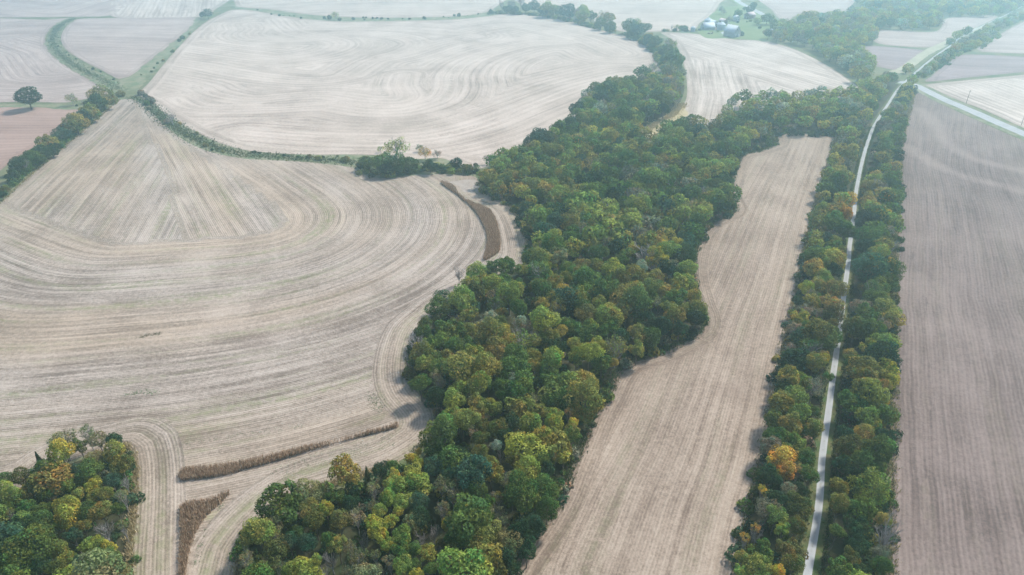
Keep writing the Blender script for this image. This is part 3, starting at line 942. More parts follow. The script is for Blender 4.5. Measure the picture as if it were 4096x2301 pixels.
trace("""1740,990,150,r,L 1870,950,170,r,G 1870,1040,150,r,G 1600,1080,100,r,S 1870,1150,200,r,O 1830,1240,190,r,A 1900,1300,190,r,A 1850,1390,160,r,A 2060,1200,220,f,E 2140,1130,170,r,D 2230,1090,190,r,D 2180,1250,170,r,D 2040,1320,160,r,D 1660,1190,140,r,G
1680,1330,160,t,B 1590,1350,160,t,B 1750,1390,160,t,E 2310,850,190,r,G 2330,960,160,r,G 1960,1000,150,t,B 2000,1080,140,t,E 1960,1400,180,r,K 2090,1400,130,r,D""", ZC, sC, CW)
trace("""830,100,130,r,G 705,160,150,r,G 605,190,170,r,L 470,200,120,b,N 330,370,140,f,T 490,400,130,t,O 580,460,120,f,T 860,160,110,b,N 1030,60,140,r,G 970,160,120,r,O 1110,160,150,r,L 1200,120,120,r,Y 1170,200,120,r,L 1330,140,120,r,L 1310,220,100,r,O 1450,190,160,r,A
1540,130,130,t,O 1650,150,110,r,L 1710,220,160,r,O 1920,140,90,f,V 1850,150,90,t,A 2040,60,200,r,S 2020,180,160,b,N 2160,130,130,t,B 2250,40,210,f,D 2250,260,200,r,L 2010,300,160,r,O 2120,330,140,r,A 2330,370,120,r,O 2050,420,120,t,E 2150,460,160,r,L 2250,470,130,r,O
2350,540,140,r,D 2080,610,150,r,D 2220,610,150,r,D 2000,370,130,r,G 830,250,170,r,G 680,250,150,r,O 560,280,170,r,L 860,320,150,r,G 940,290,120,r,G 640,330,100,r,O 760,380,160,t,B 1080,290,110,r,O 1220,260,170,r,O 1300,330,140,r,S 1210,380,130,r,A 1380,270,100,r,G
1250,450,140,t,A 1400,400,150,r,O 1090,430,130,r,K 1600,270,90,r,G 1560,340,120,l,Y 1580,440,130,l,O 1740,390,210,r,A 1800,460,140,r,O 1720,510,180,r,K 1450,460,150,r,G 720,540,130,f,V 640,590,100,f,V 800,500,110,r,K 430,570,130,b,N 520,640,160,r,O 200,590,120,r,G
190,650,120,r,G 230,740,150,r,L 340,720,140,r,L 380,860,140,r,A 190,900,160,r,L 190,820,170,r,O 390,960,150,r,T 540,770,130,r,G 670,680,120,r,Y 640,740,150,r,O 820,640,120,r,Y 920,590,130,t,B 960,560,100,f,V 1000,610,140,t,B 1110,510,80,r,L 1200,560,160,r,O
1290,640,100,r,R 1370,640,150,r,G 760,800,200,r,A 700,860,130,r,A 870,720,110,r,R 1060,720,140,r,O 1190,700,140,r,O 1060,840,140,r,O 1220,850,150,r,Y 1380,750,140,r,O 1510,600,140,r,L 1650,620,190,r,G 1750,690,150,r,D 1880,660,190,r,O 1880,780,150,r,O
1570,740,130,r,Y 1400,850,170,r,L 1040,920,130,r,O 740,940,130,r,A 1600,900,180,r,G 1680,890,90,r,R 620,900,130,r,G 470,880,120,r,G 300,920,120,r,L 290,1000,130,t,B""", ZD, sD, CW)
# middle of the wood (upper part): notable trees
trace("""600,130,170,r,D 520,180,150,r,D 700,120,130,r,T 230,370,180,r,L 270,270,120,r,A 360,290,150,r,L 90,480,130,r,Y 150,520,150,r,O 280,520,180,f,G 400,470,90,r,R 720,240,200,r,O 660,370,140,t,A 780,180,110,r,O 890,300,120,r,L 560,330,140,r,D 830,390,90,t,O
620,440,160,r,L 780,460,130,r,Y 720,530,110,r,L 530,570,180,r,O 600,660,130,r,G 780,650,200,r,L 830,620,130,r,L 1030,100,170,r,L 1200,220,150,r,L 1260,120,160,r,O 1090,220,110,t,A 1100,370,180,t,A 1220,350,90,r,A 1160,510,180,r,D 1040,610,130,r,L 1000,690,120,r,L
1290,620,180,r,G 1420,340,180,r,G 1630,330,160,r,O 1700,240,150,r,G 1350,280,140,r,L 1500,600,180,r,L 1640,600,130,r,O 1530,760,280,r,L 1650,750,200,r,G 1820,560,150,b,N 1700,560,110,b,N 1750,700,150,r,L 1950,660,180,f,T 1400,690,140,b,N 1240,750,150,b,N 1500,920,200,r,L
890,910,180,r,A 930,840,180,r,A 1010,800,130,r,Y 700,850,150,r,L 630,900,180,r,G 860,780,140,f,E 880,1060,150,r,G 1090,930,110,r,O 1300,920,110,b,N 1160,840,130,t,E 1290,1020,110,t,E 1590,1000,90,t,A 1400,1020,130,r,T 1830,920,160,r,L 1980,880,150,t,O 2090,900,150,r,G
2150,460,150,r,L 2090,400,190,r,L 1950,330,150,r,L 2060,280,140,r,O 2230,350,150,r,L 2350,380,160,r,L 2270,230,130,r,G 2420,200,140,r,G 2380,90,80,r,S 2450,90,80,r,R 2200,200,150,r,L 1880,90,170,r,L 1790,200,120,r,L 1870,430,140,r,L 2060,530,150,r,O 2260,560,160,f,G 2310,680,160,r,D
2330,770,150,r,D 2150,620,130,t,E 2120,720,120,b,N 2000,750,110,t,B 1900,1130,160,r,Y 1960,1180,200,f,T 1780,1130,130,r,S 1700,1260,160,r,S 1760,1080,110,r,Y 1420,1190,140,r,L 1480,1150,120,r,Y 1250,1330,120,r,G 1560,1310,110,f,V 1140,1320,130,r,O 1100,1200,170,b,N 1200,1180,100,t,B
720,1080,200,r,L 600,1130,110,t,A 740,1200,130,r,E 540,1210,150,r,Y 640,1220,130,r,L 290,1300,130,r,G 1000,970,150,t,E 970,1090,140,r,G 1230,1090,140,t,E 1650,1060,130,r,G""".replace(',r,E', ',f,E'), ZM, sM, CW)
LWD = 'front left wood'
trace("""770,170,150,t,G 560,260,250,t,E 500,230,120,t,A 870,240,160,r,E 1020,240,130,r,D 840,400,150,r,E 1030,350,170,r,O 1080,470,200,r,K 340,410,90,c,D 700,300,150,r,K 420,540,250,r,G 180,570,160,r,K 40,570,110,r,G 680,510,140,f,T 800,540,220,r,G
830,640,170,r,Y 990,600,150,r,T 1110,620,120,b,N 1080,730,130,t,B 610,650,130,r,L 330,650,150,r,G 240,700,170,r,O 130,740,160,r,L 60,680,160,r,L 400,720,150,r,G 700,720,130,r,O 850,730,150,r,O 940,720,120,r,A 600,830,200,r,Y 600,920,230,r,Y 780,880,180,r,G
900,880,200,r,O 1040,850,150,r,G 240,830,160,r,G 380,850,160,r,G 90,880,80,t,A 40,850,130,r,G 200,950,140,r,L 370,980,200,r,G 650,1090,160,r,T 740,1010,130,r,O 940,1060,230,b,N 180,1030,200,r,D 80,1080,180,r,D 380,1120,200,r,D 830,1180,220,r,L 950,1210,170,r,Y
530,1220,170,r,A 590,1290,150,r,O 870,1310,220,r,G 1000,1300,150,r,G 340,1380,190,r,D 60,1330,200,r,L 90,1400,200,r,L 640,1410,160,r,Y 930,1400,160,r,G 760,1390,150,r,G 500,1390,160,r,K 1080,1000,100,t,E 1120,760,90,u,G""".replace(',r,E', ',f,E').replace(',A', ',O').replace(',Y 640', ',L 640'), ZL, sL, LWD)
SL, SR = 'row left of the trail', 'row right of the trail'
trace("""760,60,200,r,D 960,50,80,r,S 650,50,60,u,A 720,150,110,r,O 800,190,150,r,L 890,240,150,t,B 990,170,80,r,G 770,310,190,r,L 790,410,140,r,L 900,500,120,r,O 740,480,190,r,A 640,440,140,r,G 640,560,140,r,G 620,620,150,f,E 690,690,190,r,R 760,690,100,t,R 720,770,130,r,R
800,760,90,t,A 840,690,120,r,G 870,800,130,r,G 600,810,180,r,D 560,890,60,t,S 590,925,70,t,S 740,900,110,f,E 600,1020,160,f,E 650,1060,130,r,L 790,1000,160,r,K 690,1150,110,r,L 520,1140,70,t,R 450,1200,80,t,R 520,1190,130,b,N 560,1310,170,r,G 740,1290,180,r,K 430,1330,100,r,O
530,1410,200,r,L 420,1420,100,r,L 660,1425,90,r,S 760,1370,150,r,K 660,960,140,r,D 800,900,110,r,D 700,250,120,r,D 880,390,90,r,G 780,1130,120,r,K""", ZE, sE, SL)
trace("""1320,60,220,r,D 1230,140,190,r,O 1150,90,130,r,G 1340,230,90,r,A 1350,330,70,t,S 1150,350,210,r,G 1250,260,140,r,D 1240,440,170,r,L 1100,540,130,r,T 1210,530,120,r,A 1340,540,100,r,D 1300,600,60,t,R 1120,620,150,r,K 1250,630,110,r,D 1330,680,60,u,Y 1090,730,150,r,D 1210,750,170,r,G
1300,750,100,r,G 1260,880,260,f,L 1060,880,120,r,O 1060,990,150,r,O 1340,1090,90,r,A 1200,1020,190,r,G 1040,1160,110,r,G 1180,1150,180,r,D 1130,1330,120,r,K 1060,1420,170,r,G 1320,1300,130,f,E 1320,1400,140,r,G 1200,1420,130,r,D 1180,1250,140,r,D""", ZE, sE, SR)
trace("""690,50,150,r,G 740,190,140,r,S 760,290,120,r,S 560,250,110,r,L 620,150,150,r,D 650,370,230,r,G 600,480,130,r,T 660,510,100,r,O 520,590,120,f,T 600,620,140,r,L 590,690,110,r,Y 680,620,100,r,A 480,720,130,r,D 650,730,150,r,D 560,800,150,r,L 690,880,140,r,A 440,880,100,r,Y
470,930,110,t,B 370,970,90,r,D 650,1000,180,r,A 430,1040,130,t,B 540,1070,110,t,B 390,1100,140,r,Y 340,1180,110,t,B 440,1170,90,r,G 560,1220,150,r,G 400,1250,170,f,T 600,1310,130,r,G 310,1330,90,t,B 360,1390,120,r,D 570,1400,90,r,A 640,1150,110,r,K 500,940,100,r,G 740,400,100,r,G""", ZG, sG, SL)
trace("""910,90,130,r,O 970,30,110,r,A 1060,80,140,f,T 900,210,150,r,A 1040,310,100,r,S 1100,250,120,f,T 900,340,160,r,D 1000,270,120,r,G 930,480,190,r,G 1080,430,90,t,B 1110,540,90,t,B 1170,570,50,u,D 980,590,150,r,G 890,570,150,r,D 930,720,280,f,T 1090,670,90,r,S 1110,740,70,r,S
990,880,190,r,L 960,970,200,r,G 1060,970,70,r,O 850,1020,160,f,E 880,1140,150,r,G 1020,1150,130,t,B 800,1190,190,r,K 1030,1240,120,r,T 930,1330,150,r,Y 770,1390,110,r,O 1000,1400,220,r,G 1050,800,100,r,G 870,880,100,r,K""", ZG, sG, SR)
trace('2108,850,52,r,G 2114,795,48,r,K 2140,585,36,r,G', lambda x, y: (x, y), 1.0, SL)
HG = 'hedge on the left'
trace("""740,710,170,r,O 700,760,150,r,D 650,810,150,r,O 600,850,130,r,D 545,890,160,r,O 490,920,110,r,D 440,970,130,f,T 345,1030,160,r,O 370,1080,120,r,D 300,1110,140,r,D 230,1150,140,r,G 130,1190,130,r,D 190,1200,110,t,G 90,1260,110,r,D 30,1370,80,r,K 10,1410,80,r,D""", Z1, s1, HG, True)
FT = 'fields at the upper left'
trace("""200,705,170,r,D 515,715,95,t,O 605,750,60,t,E 1500,95,80,f,T 1465,107,45,r,D""", Z1, s1, FT, True)
trace("""555,762,20,u,D 870,680,60,u,O 1020,670,60,u,B 1085,720,90,u,E 1060,745,50,u,G 1080,780,40,u,B 1115,822,16,u,D 1160,860,20,u,D 1205,880,50,u,B 1300,890,30,u,A 1420,960,42,u,O 1350,980,30,u,O 1485,1045,50,u,O 1535,1080,26,u,G 1540,1020,16,u,D 1570,1090,16,u,G 1610,1097,26,u,O 1465,982,14,u,D
408,188,10,u,D 387,207,10,u,D 462,178,9,u,D 425,270,9,u,D 365,298,9,u,D 420,333,16,u,D 480,378,12,u,D 498,398,14,u,D 548,425,10,u,D 583,498,11,u,D 612,513,10,u,D 672,497,22,u,D 728,517,15,u,D 820,572,20,u,D 808,645,12,u,D
1320,270,40,u,G 1295,290,40,u,G 1250,370,30,u,G 1180,435,25,u,A 1140,455,22,u,G 1115,490,20,u,G 1095,515,22,u,G 1020,540,14,u,G 1370,240,25,u,O 1240,860,90,b,N 1050,690,40,u,E 1450,1000,14,u,D""", Z1, s1, 'grass waterways')
trace("""40,1145,28,u,O 95,1180,22,u,G 130,1190,16,u,G 180,1200,24,u,O 430,1203,34,u,D 470,1208,28,u,D 608,1222,20,u,D 667,1228,28,u,D 700,1235,20,u,D 685,1270,16,u,O 780,1240,36,u,G 865,1235,46,u,O 940,1250,56,u,O 975,1242,28,u,D 1090,1235,24,u,G 1155,1262,70,u,O 760,1262,20,u,G 840,1255,20,u,D 1050,1262,24,u,G""", Z2, s2, 'waterway below the swirling field')
trace("""1560,1170,200,t,L 1440,1280,200,r,G 1560,1290,180,r,G 1330,1280,150,r,G 1430,1180,60,t,L 1780,1210,120,t,S 1740,1170,70,t,G 1880,1220,80,t,B 1820,1310,130,r,D 1660,1300,140,r,G 2040,1295,120,r,D 1985,1310,70,u,D 2185,1305,40,u,D 2120,1330,90,r,K 2290,1260,90,t,E 1480,1340,130,r,D 1270,1310,70,u,D 1920,1330,80,u,G""", Z2, s2, 'clump in the waterway', True)
trace("""455,75,16,u,D 565,110,18,u,D 630,120,24,u,G 710,120,12,u,G 745,126,14,u,G 800,142,22,u,D 985,140,30,u,D 1025,138,45,u,D 1070,120,70,t,Y 1105,152,40,u,E 1215,148,34,u,D 1295,138,22,u,D 1316,138,20,u,D 1303,155,16,u,D 1370,142,26,u,D 1402,142,26,u,D 1440,145,32,u,D 1490,148,20,u,D 1605,147,16,u,G 1660,147,22,u,D 1775,140,28,u,D 1785,147,22,u,D 1930,132,16,u,G 1970,138,10,u,G 2016,120,24,u,D 2052,118,36,u,D 2205,110,16,u,D 2120,124,8,u,G 660,122,14,u,G""", Z2, s2, 'far bush line', True)
HT = 'hedge behind the swirling field'
trace("""130,85,60,c,T 220,45,80,b,N 300,40,100,t,N 380,30,110,b,N 330,80,80,r,T 270,75,70,r,T 420,70,80,r,T 490,50,100,r,T 600,70,140,r,L 560,95,90,r,T 680,90,100,r,G 765,90,140,r,T 830,110,110,t,B 780,120,100,r,T 890,90,110,r,L 900,130,120,r,L 960,130,100,r,G 1060,140,120,t,A 1100,150,110,r,O 1040,190,110,r,G 1120,220,100,r,G
1280,220,120,r,G 1340,190,100,t,L 1400,230,100,r,G 1330,250,130,r,T 1300,260,110,r,G 1430,310,110,r,A 1490,350,120,r,G 1440,330,100,r,T 1600,380,170,t,O 1580,410,110,r,G 1640,480,190,r,G 1590,480,110,r,T 1690,500,110,r,G 1650,540,130,r,G""", Z3, s3, HT, True)
trace("""1590,640,90,r,R 1620,665,80,r,R 1665,665,50,t,R 1610,590,150,t,E 1690,600,100,t,G 1520,820,170,r,G 1650,780,110,r,O 1640,720,110,t,B 1450,690,140,r,O 1100,760,170,r,G 1250,740,130,r,L 1000,750,150,r,G 950,870,140,r,L 840,900,150,r,D 890,990,130,r,O 880,970,60,t,R 950,965,40,t,R 1050,870,100,t,B 1140,900,150,t,O 1220,960,180,r,G 1300,900,110,r,G 1380,860,120,r,L 1440,920,90,t,A 1200,830,110,r,O
1400,600,140,r,G 1150,680,140,r,O 1270,670,110,r,G 1340,720,140,r,G 1560,900,120,r,D 1470,560,100,r,E 1180,700,90,t,E 700,1060,120,r,D 790,1040,130,r,D 560,1140,190,r,D""".replace(',r,E', ',t,E'), Z3, s3, 'upper wood lobe')
FY = 'farmyard'
trace("""955,200,170,r,E 1020,250,110,t,B 1300,290,230,r,G 1560,190,190,r,D 1620,110,150,r,T 1440,180,80,r,T 1900,380,230,r,G 1690,430,160,r,L 2050,430,150,t,L 1140,410,180,b,N 1100,400,120,t,B""".replace(',r,E', ',t,E'), ZF, sF, FY, True)
trace("""1105,690,90,u,O 1370,700,120,u,D 430,620,60,u,L 505,610,60,u,D 1480,445,40,u,G 1150,560,110,u,G 880,640,60,u,L 1560,420,80,u,L 1750,560,90,u,G 760,560,50,u,O 1080,660,50,u,O 1290,455,60,u,D""", ZF, sF, FY, True)
trace("""40,560,140,t,L 120,560,110,u,G 200,560,120,u,G 250,570,60,u,G 0,610,100,u,D -60,560,80,b,N 150,600,110,u,D""", ZF, sF, FY, True)

# ------------------------------------------------------------------ wood outlines (canopy outlines of the photo, with the canopy height)
W_MAIN = [(612, 1460, 2), (606, 1400, 1), (622, 1352, 1), (665, 1305, 2), (725, 1258, 3), (790, 1232, 3), (850, 1218, 3), (930, 1190, 3), (1000, 1162, 3), (1062, 1128, 3), (1104, 1095, 2), (1110, 1060, 1), (1098, 1020, 1),
          (1050, 975, 1), (1036, 930, 1), (1042, 870, 1), (1058, 815, 2), (1100, 770, 5), (1142, 715, 7), (1190, 690, 7), (1260, 670, 6), (1335, 650, 4), (1332, 625, 1), (1318, 570, 1), (1285, 515, 1), (1230, 496, 1),
          (1212, 468, 1), (1215, 430, 4), (1250, 395, 6), (1315, 365, 7), (1385, 330, 7), (1430, 295, 6), (1440, 258, 7), (1485, 222, 7), (1560, 202, 7), (1630, 190, 7), (1690, 172, 6), (1718, 190, 3), (1722, 220, 2), (1712, 250, 2),
          (1695, 275, 2), (1640, 300, 2), (1604, 330, 2), (1640, 345, 6), (1680, 310, 7), (1730, 295, 7), (1800, 300, 7), (1812, 268, 7), (1855, 243, 7), (1920, 236, 7), (2000, 234, 7), (2080, 230, 7), (2150, 222, 7), (2195, 195, 6),
          (2240, 192, 5), (2262, 212, 2), (2236, 248, 1), (2205, 292, 1), (2170, 345, 1), (2105, 341, 1)] + [(a - 2, b - 2, 1) for a, b in W_RIGHT[:-1]] + [(1200, 1560, 1), (620, 1560, 1)]
W_LFT = [(-160, 1235, 5), (0, 1205, 6), (60, 1205, 6), (95, 1175, 6), (135, 1118, 7), (210, 1092, 7), (260, 1105, 6), (308, 1105, 4), (328, 1132, 1), (334, 1182, 1), (331, 1250, 1), (325, 1340, 1), (312, 1460, 1), (305, 1560, 1), (-160, 1560, 1)]
R_L = [(x - 3, y) for x, y in [(2033, 1540), (2045, 1400), (2052, 1272), (2058, 1155), (2076, 1037), (2086, 959), (2098, 880), (2119, 720), (2128, 661), (2131, 622), (2144, 531), (2148, 487), (2160, 424), (2172, 376), (2183, 344)]]
S_LEFT = [(x + 4, y, 1) for x, y in STRIP_L] + [(x - 22 * (y / 1447), y, 1) for x, y in R_L]
S_RIGHT = [(x - 3, y, 1) for x, y in STRIP_R] + [(2050 + 30, 1540, 1)] + [(x + 12 + 22 * (y / 1447), y, 1) for x, y in R_L] + [(2205, 335, 1), (2235, 285, 1), (2262, 240, 1), (2285, 222, 1)]
W_FR1 = [Z4(*p[:2]) + (p[2],) for p in [(1280, 450, 2), (1400, 480, 1), (1640, 500, 1), (1860, 600, 1), (2060, 720, 1), (2240, 830, 1), (2350, 950, 1), (2500, 900, 3), (2560, 660, 6), (2440, 560, 6), (2300, 520, 4), (2180, 480, 3),
                                        (2190, 530, 1), (2560, 520, 1), (2640, 440, 4), (2600, 350, 6), (2480, 290, 6), (2560, 170, 6), (2400, 110, 7), (2100, 150, 7), (1900, 160, 7), (1640, 180, 7), (1640, 250, 5), (1420, 280, 7), (1370, 370, 4)]]
W_FR2 = [ZH(*p[:2]) + (p[2],) for p in [(860, 205, 1), (1000, 212, 1), (1200, 222, 1), (1330, 205, 1), (1390, 160, 2), (1380, 115, 6), (1270, 80, 7), (1100, 60, 7), (900, 70, 7), (740, 75, 7), (700, 100, 6), (780, 150, 3)]]
W_FR3 = [ZH(*p[:2]) + (p[2],) for p in [(840, 50, 3), (960, 75, 2), (1200, 70, 2), (1330, 95, 1), (1480, 120, 1), (1640, 122, 1), (1820, 110, 1), (1900, 85, 1), (2050, 30, 1), (2200, -60, 3), (1500, -90, 6), (1100, -70, 6), (760, -10, 6)]]
W_FR4 = [ZH(*p[:2]) + (p[2],) for p in [(1180, 575, 1), (1290, 540, 1), (1400, 460, 1), (1530, 375, 1), (1640, 360, 1), (1800, 240, 1), (1990, 140, 1), (2060, 60, 1), (1960, 90, 4), (1850, 120, 4), (1680, 205, 4), (1520, 300, 3), (1380, 395, 3), (1260, 490, 3)]]
W_FR5 = [ZH(*p[:2]) + (p[2],) for p in [(1090, 540, 1), (1150, 530, 1), (1240, 460, 2), (1200, 445, 4), (1120, 490, 3)]]
W_FR6 = [ZH(*p[:2]) + (p[2],) for p in [(1400, 345, 1), (1440, 330, 1), (1550, 250, 2), (1680, 200, 2), (1990, 70, 2), (2050, 20, 3), (1960, 60, 5), (1700, 170, 5), (1560, 185, 5), (1420, 295, 4)]]


def gp(pts):
    return smooth_poly(ground_pts(pts), True, 4)


WOODS = [(CW, gp(W_MAIN), 6.6, 1.0), (LWD, gp(W_LFT), 6.6, 1.0), (SL, gp(S_LEFT), 6.2, 0.95), (SR, gp(S_RIGHT), 6.4, 0.95),
         ('far right wood', gp(W_FR1), 8.0, 1.15), ('far rounded wood', gp(W_FR2), 8.5, 1.2), ('farthest wood', gp(W_FR3), 9.5, 1.25), ('bushes along the far trail', gp(W_FR4), 8.5, 0.9),
         ('bushes along the far trail', gp(W_FR5), 8.0, 0.8), ('bushes along the far trail', gp(W_FR6), 9.0, 0.85)]
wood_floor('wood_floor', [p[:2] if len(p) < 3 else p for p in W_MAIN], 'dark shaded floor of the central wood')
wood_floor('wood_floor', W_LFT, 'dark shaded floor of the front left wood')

# ------------------------------------------------------------------ fill the woods between the traced trees
MIX = dict(near=('GGGGGLLLLOOOODDKKYTAE', 'rrrrrrrrrrrrrrrrrrrlft'), far=('GGGLLLLLLVVOOYYEETA', 'rrrrrrrrrrrrrrrlft'))
FILL = []
rng = np.random.default_rng(21)
TR = np.array([(t['x'], t['y'], t['R']) for t in TREES if t['kind'] != 'u'])
clear_poly = gp([(1716, 262), (1700, 280), (1660, 300), (1620, 325), (1605, 345), (1640, 345), (1680, 312), (1725, 290), (1728, 268)])
for zone, poly, sp, size in WOODS:
    mn, mx = poly.min(0), poly.max(0)
    area = (mx - mn).prod()
    pts = []
    cell = {}
    N = int(area / (sp * sp) * 9)
    cand = rng.uniform(mn, mx, (N, 2))
    cand = cand[inside(poly, cand)]
    cand = cand[~inside(clear_poly, cand)]
    ed = dist_to(poly, cand, True)
    cand = cand[ed > (1.6 if zone in (SL, SR) else 2.0)]
    if zone in (SL, SR, CW):
        cand = cand[dist_to(trail, cand) > 5.6]
    for c in cand:
        k = (int(c[0] // sp), int(c[1] // sp))
        ok = True
        for i in (-1, 0, 1):
            for j in (-1, 0, 1):
                for q in cell.get((k[0] + i, k[1] + j), ()):
                    if (q[0] - c[0]) ** 2 + (q[1] - c[1]) ** 2 < sp * sp:
                        ok = False
        if not ok:
            continue
        dd = np.hypot(TR[:, 0] - c[0], TR[:, 1] - c[1])
        if (dd < np.maximum(0.95 * TR[:, 2], 3.0)).any():
            continue
        cell.setdefault(k, []).append(c)
        pts.append(c)
    for c in pts:
        far = c[1] > 420
        cols, kinds = MIX['far' if far else 'near']
        col = random.choice(cols); kd = random.choice(kinds)
        drift = math.sin(c[0] / 17.0 + 1.3) * math.cos(c[1] / 23.0) + 0.6 * math.sin((c[0] + c[1]) / 9.0)
        if not far and random.random() < 0.6:
            col = random.choice('OYLA') if drift > 0.55 else random.choice('DGTG') if drift < -0.45 else random.choice('GLGO')
        R = rng.uniform(3.0, 5.6) * size
        zc = rng.uniform(5.0, 8.4) * (1.0 if zone not in ('bushes along the far trail',) else 0.5)
        if zone in (SL, SR):
            R = min(R, 4.6)
        if kd == 't' and rng.random() < 0.35:
            kd, col = 'b', 'N'
        FILL.append(dict(x=c[0], y=c[1], R=R, zc=zc, kind=kd, col=col, zone=zone))

# those that show largest are individuals, the rest of the wood is one mass
FILL.sort(key=lambda t: t['y'])
vis = []
for t in FILL:
    px, py = pixel(t['x'], t['y'], float(hgt(t['x'], t['y'])) + t['zc'])
    t['px'], t['py'] = px, py
near = [t for t in FILL if -60 < t['px'] < 2640 and t['py'] < 1520][:120]
ids = set(id(t) for t in near)
rest = [t for t in FILL if id(t) not in ids]
TREES += near

# ------------------------------------------------------------------ labels
SECT = [((760, 1330), "at the central wood's front left tip"), ((1000, 1400), "at the central wood's front, bottom edge"), ((1230, 1400), "at the central wood's front right corner"),
        ((920, 1220), "at the front left field bend"), ((1070, 1190), "beside the central wood's yellow trees"), ((1250, 1190), "in the wood's front middle"),
        ((1390, 1130), "along the wood's front right edge"), ((1130, 1040), "behind the wood's rounded headland"), ((1300, 1020), "in front of the silvery willow"), ((1440, 1000), "on the central wood's right flank"),
        ((1080, 890), "in the central wood's left bulge"), ((1250, 880), "behind the silvery willow"), ((1420, 870), "by the strip field's lower bend"), ((1590, 860), "on the wood's long right edge"),
        ((1710, 790), "at the central wood's right point"), ((1180, 730), "at the notch left of the central wood"), ((1350, 730), "in the waist of the central wood"), ((1520, 750), "in the wood's golden middle"),
        ((1690, 660), "above the wood's right point"), ((1370, 600), "right of the curved corn strip"), ((1530, 600), "in the wood's shady heart"), ((1700, 560), "by the strip field's upper bend"),
        ((1270, 450), "at the wood's left corner"), ((1400, 460), "in the central wood's upper left"), ((1560, 450), "in the central wood's upper middle"), ((1740, 450), "in the central wood's upper right"),
        ((1830, 500), "near the strip field's left top edge"), ((1420, 360), "at the central wood's far left shoulder"), ((1600, 360), "near the clearing in the central wood"), ((1780, 350), "behind the strip field's left corner"),
        ((1930, 300), "behind the strip field's top"), ((2080, 290), "near the left row's far end"), ((1560, 250), "in the wood's upper lobe")]
ORD = ['frontmost', 'second from front', 'third from front', 'fourth from front', 'fifth from front', 'sixth from front', 'seventh from front', 'eighth from front', 'ninth from front', 'tenth from front', '11th from front', '12th from front', '13th from front', '14th from front', '15th from front', '16th from front', '17th from front', '18th from front']


def place(t):
    px, py = pixel(t['x'], t['y'], float(hgt(t['x'], t['y'])) + t['zc'])
    t['px'], t['py'] = px, py
    z = t['zone']
    if z in (CW, 'upper wood lobe'):
        return min(SECT, key=lambda s: (s[0][0] - px) ** 2 + (s[0][1] - py) ** 2)[1]
    if z in (SL, SR):
        part = 'near end' if py > 1150 else 'lower middle' if py > 850 else 'upper middle' if py > 600 else 'far end'
        return "in the %s's %s" % ('left trail row' if z == SL else 'right trail row', part)
    if z == LWD:
        part = 'back' if py < 1200 else 'middle' if py < 1320 else 'front'
        side = 'left' if px < 120 else 'right' if px > 240 else 'centre'
        return "in the left wood's %s %s" % (part, side)
    if z == 'hedge behind the swirling field':
        return 'in the far hedge, %s' % ('left half' if px < 1470 else 'right half')
    if z == 'grass waterways':
        if py < 115 and px > 320:
            return "beside the swirling field's left edge"
        return 'in the curved upper left waterway' if px < 330 and py < 235 else 'in the waterway near the field tip'
    return {'far bush line': 'in the thin far bush line', 'farmyard': 'in the far farmyard', 'hedge on the left': 'in the hedge on the left', 'fields at the upper left': 'in the upper left fields',
            'clump in the waterway': 'in the waterway clump', 'waterway below the swirling field': 'in the waterway below the swirling field'}.get(z, 'in the ' + z)


bucket = {}
for t in TREES:
    key = '%s %s' % (CNAME[t['col']], KWORD[t['kind']])
    t['look'], t['place'] = key, place(t)
    bucket.setdefault((key, t['place']), []).append(t)
for (look, plc), ts in bucket.items():
    horizontal = ('line' in plc or 'waterway below' in plc or 'far hedge' in plc)
    ts.sort(key=(lambda t: t['px']) if horizontal else (lambda t: -t['py']))
    for i, t in enumerate(ts):
        if len(ts) == 1:
            t['label'] = '%s %s' % (look, plc)
        else:
            o = ORD[i] if i < len(ORD) else '%dth from front' % (i + 1)
            if horizontal:
                o = o.replace('frontmost', 'leftmost').replace('from front', 'from the left')
            t['label'] = '%s %s, %s' % (look, plc, o)
        if len(t['label'].split()) > 16:
            t['label'] = t['label'].replace(' of the front left wood', ' of the left wood').replace('in the left half of the hedge', 'in the left hedge half').replace('in the right half of the hedge', 'in the right hedge half').replace('in the waterway near the field tip', 'in the waterway near the field tip').replace('the curved grass waterway at the upper left', 'the curved upper left waterway')

# ------------------------------------------------------------------ place the trees
rt = random.Random(3)
GROUPS = {CW: 'trees of the central wood', LWD: 'trees of the front left wood', SL: 'trees left of the trail', SR: 'trees right of the trail', HG: 'trees of the left hedge'}


